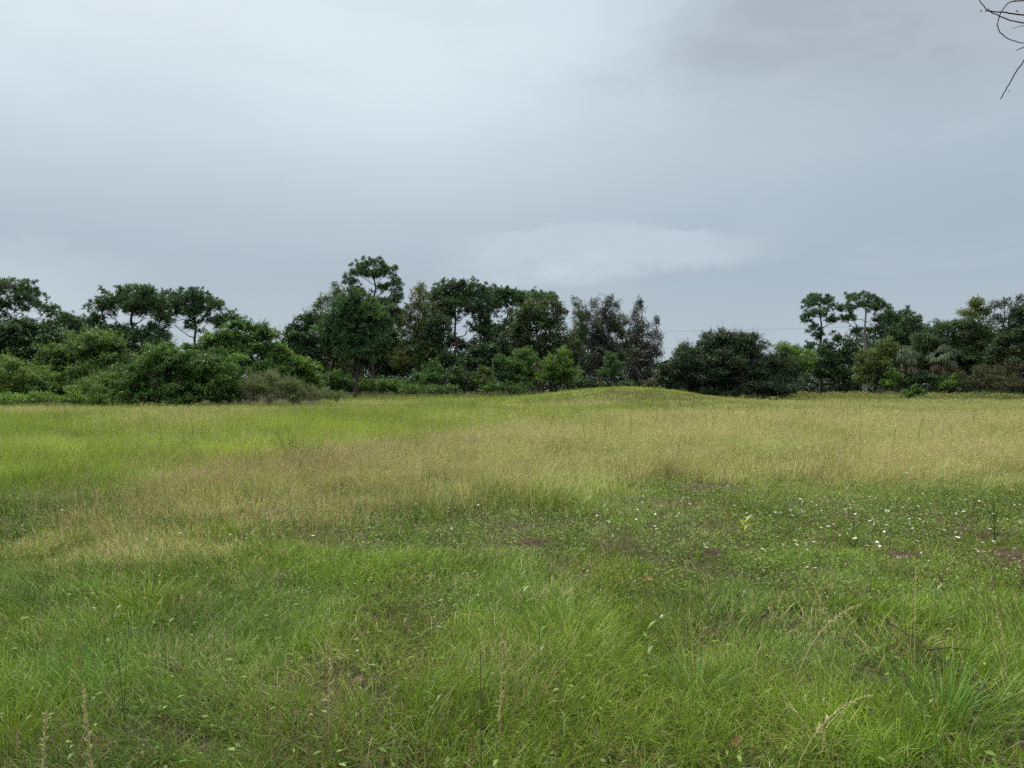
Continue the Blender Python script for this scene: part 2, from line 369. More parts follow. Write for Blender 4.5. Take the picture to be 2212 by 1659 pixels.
pine('lone_pine', 'lone soft crowned pine with bare leaning trunk at the meadow edge', 774, 78,
     [(772, 658, 34, 18), (745, 682, 30, 18), (800, 680, 30, 20), (722, 712, 26, 18), (768, 705, 40, 22), (815, 712, 24, 22), (742, 738, 36, 18), (800, 740, 34, 20), (712, 738, 16, 13), (770, 765, 36, 14), (825, 745, 14, 14)],
     top=650, r0=.19, puff=.62, dens=1.15, needles=30, mat=M_PINE_Y, basex=768, nl=1.1)
broad('paperbark_tree', 'bright yellowish paperbark tree right of the tallest pine', 905, 98,
      [(905, 632, 20, 24), (915, 655, 26, 26), (890, 662, 20, 20), (880, 690, 24, 26), (920, 695, 28, 40), (895, 730, 40, 45), (880, 780, 40, 45), (930, 760, 30, 50)], M_YELLOW, k=2.5, leaf=1.7, asp=.45, hang=.2, r0=.22, bark=M_BARK_P)
pine('pine_tree', 'bushy dark pine with sky showing through below its crown', 985, 101,
     [(965, 632, 24, 18), (990, 628, 22, 16), (1015, 635, 24, 18), (945, 655, 20, 20), (985, 655, 34, 16), (1040, 648, 18, 18), (960, 680, 26, 16), (1020, 672, 26, 16), (1045, 685, 18, 22), (1035, 715, 18, 16)], top=640, r0=.3, puff=.5, dens=1.25, mat=M_PINE)
broad('vine_covered_tree', 'dark vine hung tree below the bushy pine', 945, 96,
      [(950, 695, 26, 30), (940, 715, 26, 34), (930, 755, 34, 44), (960, 780, 34, 40), (925, 800, 40, 30), (1010, 790, 36, 30), (985, 800, 34, 30)], M_OAK, k=3, leaf=1.8, hang=.4, r0=.2, tshift=-.1)
pine('pine_tree', 'round topped pine between the bushy pine and the speckled tree', 1092, 107,
     [(1075, 640, 24, 14), (1100, 640, 24, 13), (1058, 630, 14, 10), (1118, 655, 20, 14), (1085, 658, 26, 12), (1065, 672, 16, 14), (1120, 680, 16, 12), (1105, 705, 26, 12), (1075, 725, 28, 16)], r0=.26, puff=.5, dens=1.2)
pine('pine_tree', 'green pine top showing behind the speckled tree', 1158, 112, [(1140, 643, 22, 9), (1165, 640, 22, 9), (1188, 650, 16, 10), (1120, 655, 14, 9), (1160, 655, 36, 10)], r0=.24, puff=.5, dens=1.3, mat=M_PINE_Y)
broad('broadleaf_tree', 'broad dark tree speckled with pale leaves in the centre', 1168, 94,
      [(1150, 668, 34, 22), (1185, 662, 30, 22), (1208, 680, 20, 28), (1122, 685, 24, 24), (1165, 700, 46, 30), (1130, 725, 34, 34), (1195, 725, 32, 36), (1160, 760, 50, 40), (1215, 770, 28, 40)],
      M_OLIVE, k=2.9, leaf=1.7, asp=.6, r0=.25, tshift=-.1, contrast=.32)
broad('broadleaf_tree', 'rounded glossy dark tree standing in the shade of the centre', 1030, 91,
      [(1030, 760, 22, 20), (1040, 785, 26, 26), (1015, 785, 22, 24), (1060, 770, 22, 34)], M_DARK, k=3, leaf=2.6, asp=.4, hang=.15, r0=.12)
broad('paperbark_tree', 'slim greenish paperbark tree on the left of the paperbark row', 1252, 92,
      [(1245, 655, 12, 20), (1248, 685, 16, 26), (1255, 720, 20, 34), (1240, 755, 24, 36)], M_OLIVE, k=3.0, leaf=1.6, asp=.4, hang=.25, r0=.15, bark=M_BARK_P, per=7)
broad('paperbark_tree', 'tallest grey paperbark tree with several pointed tops', 1292, 93,
      [(1312, 650, 13, 20), (1285, 660, 14, 24), (1330, 668, 14, 24), (1270, 685, 18, 32), (1305, 690, 30, 36), (1330, 710, 18, 34), (1285, 735, 34, 44), (1320, 755, 28, 44), (1295, 790, 38, 36)], M_GREY, k=3.4, tshift=-.12, leaf=1.6, asp=.4, hang=.3, r0=.24, bark=M_BARK_P, per=7, extra_trunks=2)
broad('paperbark_tree', 'low greener paperbark tree filling the gap in the paperbark row', 1352, 96,
      [(1346, 690, 15, 20), (1338, 718, 16, 26), (1358, 735, 18, 30), (1348, 772, 22, 32)], M_OLIVE, k=3.2, leaf=1.6, asp=.4, hang=.2, r0=.14, bark=M_BARK_P, per=7, tshift=-.15)
broad('paperbark_tree', 'ragged grey paperbark tree at the right end of the row', 1388, 91,
      [(1381, 650, 5, 11), (1380, 662, 10, 16), (1376, 690, 17, 24), (1390, 715, 24, 28), (1372, 735, 18, 30), (1415, 695, 8, 14), (1420, 725, 13, 20), (1408, 755, 26, 28), (1385, 775, 30, 36), (1385, 812, 32, 24)], M_GREY, k=3.4, tshift=-.12, leaf=1.6, asp=.4, hang=.3, r0=.2, bark=M_BARK_P, per=7, extra_trunks=2)
for lab, vx, lb, ts in [
    ('dark vine hung tree between the lone pine and the yellowish paperbark', 852, [(850, 692, 22, 26), (845, 735, 30, 40), (862, 785, 34, 40), (835, 790, 30, 40)], -.12),
    ('dark tree under the round topped pine', 1088, [(1085, 742, 30, 20), (1062, 755, 26, 26), (1110, 755, 26, 30), (1085, 785, 40, 34)], -.2),
    ('dark tree between the speckled tree and the slim paperbark', 1234, [(1230, 735, 16, 30), (1240, 775, 26, 34), (1225, 800, 26, 26)], -.2),
    ('vine hung tree under the bushy pine', 998, [(990, 742, 20, 18), (1008, 772, 28, 26), (972, 735, 14, 24), (1022, 748, 14, 24)], -.2),
    ('narrow vine hung tree right of the bushy pine', 1047, [(1046, 690, 17, 24), (1050, 725, 20, 30), (1044, 765, 20, 30)], -.1),
    ('dark tree behind the lone pine crown', 775, [(790, 700, 36, 30), (760, 740, 40, 40), (800, 770, 44, 44), (745, 790, 40, 34)], -.2)]:
    broad('vine_covered_tree', lab, vx, 103, lb, M_OAK, k=3.0, leaf=1.8, hang=.35, r0=.2, tshift=ts)
# --- understory in front of the central trees
US = 'low shrubs along the foot of the central trees'
broad('broadleaf_shrub', 'tall airy green shrub left of the bright shrub', 1122, 84, [(1128, 765, 26, 24), (1115, 790, 32, 28), (1140, 795, 28, 32), (1105, 818, 36, 22), (1135, 820, 34, 22)], M_MID, 'shrub', k=2.8, leaf=1.7, sprig=.06, sprig_len=.6, r0=.07, bark=M_BARK_G, extra_trunks=4)
broad('broadleaf_shrub', 'brightest yellow green shrub with pale stems before the paperbarks', 1207, 82, [(1213, 768, 20, 18), (1195, 790, 30, 24), (1225, 795, 28, 26), (1180, 812, 28, 24), (1215, 818, 38, 22)], M_BRIGHT, 'shrub', k=2.6, leaf=1.7, sprig=.08, sprig_len=.6, r0=.07, bark=M_BARK_P, extra_trunks=5)
pine('young_pine', 'young light green pine on bare thin stems before the paperbarks', 1320, 80, [(1320, 778, 16, 14), (1318, 795, 21, 14), (1308, 808, 16, 8), (1332, 808, 14, 9)], r0=.07, ls=(1.15, 1.15, 1.15), puff=.4, dens=1.5, mat=M_PINE_Y, needles=26)
pine('young_pine', 'narrow young pine beside the airy green shrub', 1081, 83, [(1080, 778, 10, 12), (1081, 795, 13, 14), (1082, 815, 16, 14)], r0=.06, ls=(1.15, 1.15, 1.15), puff=.4, dens=1.6, mat=M_PINE_Y, needles=26)
for lab, vx, Y, lb, mt, ts in [
    ('domed vine shrub with a pointed green top right of the lone pine', 925, 85, [(935, 795, 24, 20), (915, 815, 36, 20), (945, 818, 34, 20)], M_MID, -.05),
    ('dull green shrub beside the domed vine shrub', 988, 85.5, [(985, 808, 26, 18), (1005, 818, 30, 20), (970, 825, 30, 16)], M_OAK, .1),
    ('small olive shrub left of the narrow young pine', 1045, 85, [(1048, 805, 18, 18), (1040, 822, 28, 18)], M_YELLOW, -.2),
    ('dark vine mound left of the lone pine trunk', 738, 86, [(725, 818, 30, 20), (750, 828, 30, 18), (700, 832, 30, 14)], M_MID, -.2),
    ('low vine mound right of the lone pine trunk', 805, 87, [(795, 832, 32, 14), (830, 828, 34, 16), (865, 832, 30, 14)], M_VINE, -.15),
    ('low leafy vine mound before the domed vine shrub', 890, 82, [(880, 838, 32, 10), (925, 838, 36, 11), (965, 840, 30, 9)], M_VINE, -.05),
    ('grassy green scrub under the airy shrub', 1075, 81, [(1060, 835, 24, 11), (1095, 836, 26, 12), (1125, 838, 24, 10)], M_MID, .05),
    ('dark low scrub under the paperbark row', 1275, 84, [(1255, 828, 20, 12), (1290, 830, 28, 9), (1345, 830, 30, 8)], M_OAK, -.1),
]:
    broad('low_shrub', lab, vx, Y, lb, mt, 'shrub', k=3.2, leaf=1.7, sprig=.08, sprig_len=.5, trunk=False, group=US, tshift=ts - .14)
# --- the dark mass deep behind everything
def woods():
    Y = 118; Qs, Ts = [], []
    spec = [(v, RNG.uniform(775, 790), 42, RNG.uniform(42, 58)) for v in range(640, 960, 34)] + [(v, RNG.uniform(795, 805), 34, 36) for v in range(960, 1060, 30)] + \
           [(v, RNG.uniform(775, 790), 40, 50) for v in range(1075, 1385, 34)] + [(v, 780, 40, 55) for v in range(-240, 330, 40)] + [(v, 770, 45, 60) for v in range(1850, 2480, 45)] + [(v, 800, 34, 30) for v in range(1750, 1850, 30)] + \
           [(v, 832, 30, 24) for v in list(range(-240, 1390, 30)) + list(range(1470, 2480, 30))]
    for s in spec:
        LB = lobes_world([s], Y + RNG.uniform(-3, 6)); P, O = clump_points(LB, 20, .4, -1)
        m = len(P) * 9; C = np.repeat(P, 9, 0) + RNG.normal(size=(m, 3)) * .3
        C = C[C[:, 2] > 0]; m = len(C)
        L = RNG.uniform(.25, .5, m)
        Qs.append(diamonds(C, rvec(m), unit(rvec(m) + np.array([0, 0, .6])), L, L * .6)); Ts.append(np.clip(RNG.normal(.25, .2, m), 0, 1))
    o = quads_obj('woods', np.concatenate(Qs), M_DARK, None, np.concatenate(Ts))
    tag(o, 'dark wood closing the view behind the first row of trees', 'woods', kind='stuff')
woods()
# --- right group
broad('dense_bush', 'huge dark rounded bush standing alone right of the mound', 1575, 71,
      [(1555, 735, 44, 26), (1590, 745, 60, 30), (1510, 765, 45, 32), (1630, 775, 60, 38), (1465, 800, 36, 34), (1440, 808, 26, 26), (1485, 775, 30, 24), (1540, 790, 80, 42), (1640, 812, 66, 40), (1690, 795, 34, 36), (1705, 825, 34, 28), (1680, 840, 40, 18), (1530, 830, 80, 30), (1630, 842, 80, 18), (1450, 825, 30, 18), (1575, 800, 70, 46), (1600, 825, 70, 34)],
      M_BUSH, 'bush', k=5.4, leaf=1.7, asp=.42, sprig=.20, sprig_len=1.0, r0=.14, upright=.5, contrast=.26, depth=.75)
broad('low_shrub', 'low rusty shrub at the left foot of the huge dark bush', 1408, 80, [(1400, 830, 20, 9), (1420, 826, 18, 10)], M_BROWN, 'shrub', k=3, leaf=1.6, trunk=False, tshift=.1)
broad('broadleaf_tree', 'light green tree peeping out behind the huge dark bush', 1712, 84,
      [(1688, 755, 26, 18), (1712, 760, 26, 22), (1735, 780, 24, 24), (1720, 805, 34, 28), (1700, 785, 30, 24), (1748, 765, 12, 12)], M_BRIGHT, k=2.8, leaf=2.0, asp=.4, hang=.15, r0=.12)
pine('pine_tree', 'sparse narrow pine left of the domed pine on the right', 1773, 96,
     [(1770, 648, 24, 12), (1752, 660, 16, 12), (1788, 662, 16, 14), (1765, 678, 22, 12), (1745, 692, 14, 10), (1795, 694, 14, 8), (1755, 712, 14, 7), (1768, 728, 12, 8), (1748, 750, 12, 10), (1805, 735, 16, 14), (1790, 755, 18, 12)], top=648, r0=.24, ls=(1.22, 1.22, 1.3), puff=.48, dens=.95)
pine('pine_tree', 'domed open pine with grey trunk against the sky on the right', 1869, 93,
     [(1868, 642, 24, 8), (1845, 650, 18, 10), (1892, 652, 18, 10), (1828, 668, 14, 11), (1908, 668, 14, 12), (1860, 662, 16, 8), (1884, 666, 14, 8), (1838, 690, 10, 6), (1900, 692, 12, 7), (1822, 690, 10, 8), (1850, 716, 10, 7), (1886, 716, 12, 6), (1918, 690, 12, 12)], top=650, r0=.3, ls=(1.22, 1.22, 1.3), puff=.48, dens=.9, bark=M_BARK_G)
pine('pine_tree', 'dark pine leaning out of the oaks beside the domed pine', 1935, 90, [(1925, 690, 24, 14), (1945, 695, 24, 16), (1915, 712, 20, 12), (1940, 720, 30, 18)], r0=.2, puff=.5, dens=1.3)
broad('oak_tree', 'dark oak with ragged top right of the domed pine', 1965, 87, [(1962, 695, 20, 12), (1982, 692, 14, 12), (1945, 725, 36, 26), (1985, 720, 28, 26), (1960, 760, 50, 36)], M_OAK, k=3, leaf=1.7, r0=.2, tshift=-.12)
broad('broadleaf_tree', 'shaded dark tree under the narrow pine on the right', 1795, 93, [(1775, 780, 36, 34), (1815, 775, 32, 30), (1795, 808, 50, 26), (1830, 755, 22, 18)], M_DARK, k=3, leaf=1.8, r0=.14)
broad('oak_tree', 'wide dark oak canopy sloping up on the right', 2060, 82,
      [(2030, 712, 38, 20), (2070, 705, 42, 22), (2010, 745, 44, 36), (2070, 745, 60, 40), (2120, 735, 44, 38), (2040, 785, 60, 40), (2110, 785, 60, 44), (2000, 790, 36, 36)], M_OAK, k=3.2, leaf=1.7, r0=.3, sprig=.03, sprig_len=.5)
broad('broadleaf_tree', 'light green tree top rising above the oak canopy', 2112, 88, [(2110, 655, 20, 16), (2118, 680, 26, 20), (2090, 680, 18, 14), (2115, 710, 34, 22)], M_YELLOW, k=2.8, leaf=1.7, r0=.18, tshift=.1)
broad('oak_tree', 'thin half bare tree with grey limbs near the right picture edge', 2165, 78,
      [(2148, 662, 14, 18), (2168, 655, 12, 18), (2185, 675, 16, 20), (2155, 695, 26, 20), (2205, 648, 14, 20), (2180, 720, 34, 24)], M_GREY, k=1.1, leaf=1.7, r0=.2, bark=M_BARK_G, extra_trunks=3, tshift=-.05, per=5)
broad('oak_tree', 'dense oak filling the right picture edge', 2215, 77, [(2215, 680, 34, 30), (2240, 700, 46, 50), (2190, 735, 44, 40), (2230, 770, 60, 46), (2170, 770, 44, 40)], M_OAK, k=3, leaf=1.7, r0=.28, sprig=.03)
broad('broadleaf_shrub', 'yellowish green leaning shrub before the oaks on the right', 1895, 80,
      [(1915, 748, 28, 16), (1895, 765, 34, 22), (1870, 775, 20, 22), (1925, 775, 26, 22), (1890, 795, 40, 26), (1865, 812, 26, 18), (1905, 818, 34, 16)], M_YELLOW, 'shrub', k=2.7, leaf=1.7, r0=.09, bark=M_BARK_G, extra_trunks=5, tshift=-.1)
broad('low_shrub', 'small bright leafed shrub under the leaning yellowish shrub', 1925, 77, [(1930, 815, 14, 16), (1920, 828, 16, 9)], M_BRIGHT, 'shrub', k=3, leaf=2.0, trunk=False, tshift=-.1)
broad('low_shrub', 'dark scrub between the two palms on the right', 1990, 78, [(1985, 815, 34, 16), (2030, 822, 34, 12), (1955, 826, 30, 10)], M_DARK, 'shrub', k=3, leaf=1.7, trunk=False)
broad('low_shrub', 'bright green leafy plant under the brown skirted palm', 2052, 76, [(2040, 832, 15, 9), (2062, 822, 8, 12), (2050, 834, 16, 7)], M_BRIGHT, 'shrub', k=3, leaf=2.0, trunk=False)
broad('brown_shrub', 'wide brownish shrub filling the lower right tree edge', 2150, 75,
      [(2095, 822, 32, 20), (2130, 808, 36, 24), (2175, 805, 36, 28), (2215, 800, 38, 32), (2150, 828, 60, 18), (2215, 830, 50, 16)], M_BROWN, 'shrub', k=3.2, leaf=1.6, asp=.4, sprig=.1, sprig_len=.5, trunk=False)
broad('low_shrub', 'small dark lone shrub out in the grass before the palms', 1978, 64, [(1975, 843, 14, 9), (1990, 846, 12, 9), (1962, 850, 12, 7)], M_MID, 'shrub', k=3.0, leaf=1.6, sprig=.2, sprig_len=.5, trunk=False, tshift=-.15)

def palm(label, vx, vy, Y, R, n_green, n_dead, tint0, seed_rot=0.):
    bx = (vx - CX) / F * Y; base = np.array([bx, Y, float(gz(bx, Y))]); top = at(vx, vy, Y)
    root = thing('palm_tree', label, 'palm', base)
    T = Tubes(); T.add(np.linspace(base - [0, 0, .15], top, 6), np.full(6, .19), 8); T.build('trunk', M_BARK_D, root, base)
    def fronds(n, lo, hi, droop, dead):
        Qs, Ts = [], []
        for i in range(n):
            a = RNG.uniform(0, 2 * np.pi); e = RNG.uniform(lo, hi)
            d = np.array([np.cos(a) * np.cos(e), np.sin(a) * np.cos(e), np.sin(e)])
            hub = top + d * R * RNG.uniform(.35, .55)
            s = unit(np.cross(d, [0, 0, 1.0])); up = np.cross(s, d)
            k = 22; th = np.linspace(-1.25, 1.25, k)
            ld = unit(d * np.cos(th)[:, None] + s * np.sin(th)[:, None] + RNG.normal(size=(k, 3)) * .06)
            ll = R * RNG.uniform(.5, .62) * (1 - .25 * np.abs(th) / 1.25)
            mid = hub + ld * (ll * .55)[:, None]; tip = mid + unit(ld * (1 - droop) + np.array([0, 0, -droop * 1.6])) * (ll * .6)[:, None]
            w = unit(np.cross(ld, up)) * .035
            Qs.append(np.stack([hub + 0 * mid - w * .3, mid - w, mid + w, hub + 0 * mid + w * .3], 1))
            Qs.append(np.stack([mid - w, tip - w * .15, tip + w * .15, mid + w], 1))
            Ts.append(np.clip(RNG.normal(tint0, .2) + RNG.normal(0, .12, k * 2), 0, 1))
            Qs.append(np.stack([top + s * .03, top - s * .03, hub - s * .03, hub + s * .03], 0)[None]); Ts.append(np.array([.5]))
        return np.concatenate(Qs) - base, np.concatenate(Ts)
    q, t = fronds(n_green, -.45, 1.35, .55, False); quads_obj('crown', q, M_PALM, root, t)
    if n_dead:
        q, t = fronds(n_dead, -1.45, -.55, .7, True); quads_obj('dead_skirt', q, M_SKIRT, root, t)
palm('green cabbage palm with drooping fans left of the brown skirted palm', 1956, 778, 79, 2.1, 34, 6, .5)
palm('cabbage palm with a thick skirt of dead brown fronds', 2040, 775, 79, 2.1, 26, 30, .62)
palm('bluish green palm crown showing behind the brown skirted palm', 2052, 752, 83, 1.7, 22, 0, .3)

# --- house glimpsed behind the big bush, power line, bird
M_WALL = noise_mat('painted_wall', (.50, .43, .31), (.58, .50, .37), 2, (1, 1, 1), .8, .1)
M_ROOF = noise_mat('teal_metal_roof', (.07, .17, .17), (.10, .23, .22), 3, (1, 1, 1), .45, .1)
M_WHITE = noise_mat('white_paint', (.68, .68, .66), (.78, .78, .76), 3, (1, 1, 1), .6, .05)
M_PANE = noise_mat('dark_window_glass', (.02, .025, .03), (.04, .05, .06), 1, (1, 1, 1), .1, 0)
def box(x0, x1, y0, y1, z0, z1):
    V = np.array([[x, y, z] for z in (z0, z1) for y in (y0, y1) for x in (x0, x1)], float)
    return V, np.array([[0, 2, 3, 1], [4, 5, 7, 6], [0, 1, 5, 4], [2, 6, 7, 3], [0, 4, 6, 2], [1, 3, 7, 5]])
def boxes(bs):
    Vs, Qs, n = [], [], 0
    for b in bs:
        v, q = box(*b); Vs.append(v); Qs.append(q + n); n += 8
    return np.concatenate(Vs), np.concatenate(Qs)
def house():
    Y = 136; x0 = (1416 - CX) / F * Y; g = float(gz(x0, Y))
    root = thing('house', 'tan house with teal roof glimpsed between paperbark and dark bush', 'house', (x0, Y, g))
    V, Q = box(0, 16, 0, 9, -.3, 5.2); mesh_obj('wall', V, Q, M_WALL, root)
    e = .8
    V = np.array([[-e, -e, 5.1], [16 + e, -e, 5.1], [16 + e, 9 + e, 5.1], [-e, 9 + e, 5.1], [5.5, 4.5, 7.0], [10.5, 4.5, 7.0]])
    mesh_obj('roof', V, np.array([[0, 1, 5, 4], [2, 3, 4, 5], [0, 4, 3, 3], [1, 2, 5, 5], [0, 3, 2, 1]])[[0, 1, 4]], M_ROOF, root)
    V3 = np.array([[-e, -e, 5.1], [-e, 9 + e, 5.1], [5.5, 4.5, 7.0]]); mesh_obj('roof_end', V3, np.array([[0, 2, 1]]), M_ROOF, root)
    V3 = np.array([[16 + e, -e, 5.1], [16 + e, 9 + e, 5.1], [10.5, 4.5, 7.0]]); mesh_obj('roof_end', V3, np.array([[0, 1, 2]]), M_ROOF, root)
    for x in (1.0, 5.0, 9.5):
        V, Q = boxes([(x, x + 1.3, -.06, -.004, 3.0, 3.1), (x, x + 1.3, -.06, -.004, 4.3, 4.4), (x, x + .1, -.06, -.004, 3.1, 4.3), (x + 1.2, x + 1.3, -.06, -.004, 3.1, 4.3)])
        w = mesh_obj('window', V, Q, M_WHITE, root)
        V, Q = box(x + .1, x + 1.2, -.03, -.006, 3.1, 4.3); mesh_obj('pane', V, Q, M_PANE, w)
    r2 = thing('fence', 'white fence by the tan house glimpsed beside the dark bush', 'fence', (x0 - 4, Y - 3, g))
    bs = [(0, 6, -.02, .02, 3.0 - .2, 3.0), (0, 6, -.02, .02, 2.3, 2.45)]
    V, Q = boxes([(0, 5.6, -.02, .02, 2.75, 2.9), (0, 5.6, -.02, .02, 2.1, 2.25), (0, 5.6, -.02, .02, 1.4, 1.55)]); mesh_obj('rail', V, Q, M_WHITE, r2)
    for x in np.arange(0, 5.7, 1.4):
        V, Q = box(x - .07, x + .07, .022, .12, -.2, 3.1); mesh_obj('post', V, Q, M_WHITE, r2)
house()
M_POLE = noise_mat('pole_wood', (.09, .07, .055), (.19, .16, .13), 6, (1, 1, .2), .9, .3)
M_WIRE = noise_mat('wire', (.10, .10, .11), (.16, .16, .17), 3)
def poles():
    Y = 125; tops = []
    for vx, lab in ((1850, 'weathered utility pole behind the domed pine'), (735, 'utility pole hidden behind the central trees')):
        x = (vx - CX) / F * Y; g = float(gz(x, Y)); zt = at(0, 702, Y)[2]
        r = thing('utility_pole', lab, 'pole', (x, Y, g))
        T = Tubes(); T.add([(0, 0, -.2), (0, 0, (zt - g) * .5), (0, 0, zt - g)], [.19, .17, .14], 8); T.build('shaft', M_POLE, r)
        V, Q = box(-.06, .06, -1.1, 1.1, zt - g - .55, zt - g - .42); mesh_obj('crossarm', V, Q, M_POLE, r)
        tops.append((x, zt))
    for dz, r_, lab in ((-.25, .015, 'upper power line crossing the sky above the huge dark bush'), (-3.2, .010, 'fainter lower cable strung below the upper power line')):
        t = np.linspace(0, 1, 25); x = tops[0][0] + (tops[1][0] - tops[0][0]) * t
        z = tops[0][1] + dz + (tops[1][1] - tops[0][1]) * t - 4 * t * (1 - t) * .9
        T = Tubes(); T.add(np.stack([x, np.full(25, Y - .25), z], 1), np.full(25, r_), 5)
        tag(T.build('power_line', M_WIRE), lab, 'power line')
poles()
def bird():
    c = at(1155.5, 620, 110); V, Q = [], []
    prof = [(-.26, .005), (-.18, .03), (-.05, .075), (.08, .08), (.16, .055), (.21, .05), (.25, .03), (.30, .004)]
    k = 8; ang = np.linspace(0, 2 * np.pi, k, endpoint=False)
    V = [np.array([x, 0, 0]) + r * np.array([0, np.cos(a), np.sin(a)]) for x, r in prof for a in ang]
    Q = [[i * k + j, i * k + (j + 1) % k, (i + 1) * k + (j + 1) % k, (i + 1) * k + j] for i in range(len(prof) - 1) for j in range(k)]
    for s in (-1, 1):
        n = len(V); V += [np.array(p) for p in ((.12, s * .05, .03), (-.08, s * .05, .02), (.15, s * .32, .12), (-.07, s * .30, .10), (.02, s * .62, .06), (-.08, s * .56, .05))]
        Q += [[n, n + 2, n + 3, n + 1], [n + 2, n + 4, n + 5, n + 3]]
    n = len(V); V += [np.array(p) for p in ((-.2, -.02, 0), (-.2, .02, 0), (-.36, .07, 0), (-.36, -.07, 0))]; Q += [[n, n + 1, n + 2, n + 3]]
    o = mesh_obj('bird', np.array(V), np.array(Q), M_TWIG, smooth=True)
    o.location = tuple(c); o.rotation_euler = (.25, .1, .5)
    tag(o, 'small dark bird gliding above the central trees', 'bird')
bird()

# ------------------------------------------------------------------ ground and grass
def ground():
    s = np.linspace(-1, 1, 181); gx = np.sinh(s * 6.2) / np.sinh(6.2) * 1600
    t = np.linspace(0, 1, 220); gy = -60 + 60 * np.clip(t / .1, 0, 1) + np.where(t > .1, np.sinh((t - .1) / .9 * 5.6) / np.sinh(5.6) * 2000, 0)
    X, Yy = np.meshgrid(gx, gy); Z = gz(X, Yy)
    n, m = X.shape; idx = np.arange(n * m).reshape(n, m)
    Q = np.stack([idx[:-1, :-1], idx[:-1, 1:], idx[1:, 1:], idx[1:, :-1]], -1).reshape(-1, 4)
    m_, nt, out = new_mat('meadow_soil'); N = nt.nodes; L = nt.links
    tc = N.new('ShaderNodeTexCoord')
    n1 = N.new('ShaderNodeTexNoise'); n1.inputs['Scale'].default_value = .35; n1.inputs['Detail'].default_value = 8
    n2 = N.new('ShaderNodeTexNoise'); n2.inputs['Scale'].default_value = 14; n2.inputs['Detail'].default_value = 8
    r1 = N.new('ShaderNodeValToRGB'); r1.color_ramp.elements[0].color = (.026, .030, .014, 1); r1.color_ramp.elements[1].color = (.060, .050, .030, 1)
    r1.color_ramp.elements[0].position = .35; r1.color_ramp.elements[1].position = .68
    r2 = N.new('ShaderNodeValToRGB'); r2.color_ramp.elements[0].color = (.45, .42, .38, 1); r2.color_ramp.elements[1].color = (1.3, 1.25, 1.1, 1)
    mul = N.new('ShaderNodeMix'); mul.data_type = 'RGBA'; mul.blend_type = 'MULTIPLY'; mul.inputs[0].default_value = 1
    p = N.new('ShaderNodeBsdfPrincipled'); p.inputs['Roughness'].default_value = .95; p.inputs['Specular IOR Level'].default_value = .1
    b = N.new('ShaderNodeBump'); b.inputs['Strength'].default_value = .6; b.inputs['Distance'].default_value = .05
    L.new(tc.outputs['Object'], n1.inputs['Vector']); L.new(tc.outputs['Object'], n2.inputs['Vector'])
    L.new(n1.outputs[0], r1.inputs[0]); L.new(n2.outputs[0], r2.inputs[0]); L.new(r1.outputs[0], mul.inputs[6]); L.new(r2.outputs[0], mul.inputs[7])
    L.new(mul.outputs[2], p.inputs['Base Color']); L.new(n2.outputs[0], b.inputs['Height']); L.new(b.outputs[0], p.inputs['Normal']); L.new(p.outputs[0], out.inputs[0])
    o = mesh_obj('ground', np.stack([X.ravel(), Yy.ravel(), Z.ravel()], 1), Q, m_, smooth=True)
    tag(o, 'flat meadow ground with one low grassy mound', kind='structure')
ground()

def el(x, y, cx, cy, rx, ry, p=1.0):
    return np.exp(-((((x - cx) / rx) ** 2 + ((y - cy) / ry) ** 2) ** p))

SOIL = [(3.25, 11.2, .50, .55, .0), (2.75, 10.8, .28, .3, .0), (4.62, 6.6, .42, .36, .3), (3.62, 6.75, .24, .20, .2), (2.4, 7.9, .18, .16, 0), (1.9, 6.9, .18, .14, 0), (0.2, 7.35, .18, .12, 0), (-.9, 6.4, .14, .10, 0)]
def soil_at(x, y):
    s = np.zeros_like(x)
    for cx, cy, rx, ry, _ in SOIL: s = np.maximum(s, el(x, y, cx, cy, rx, ry, 1.5))
    return s

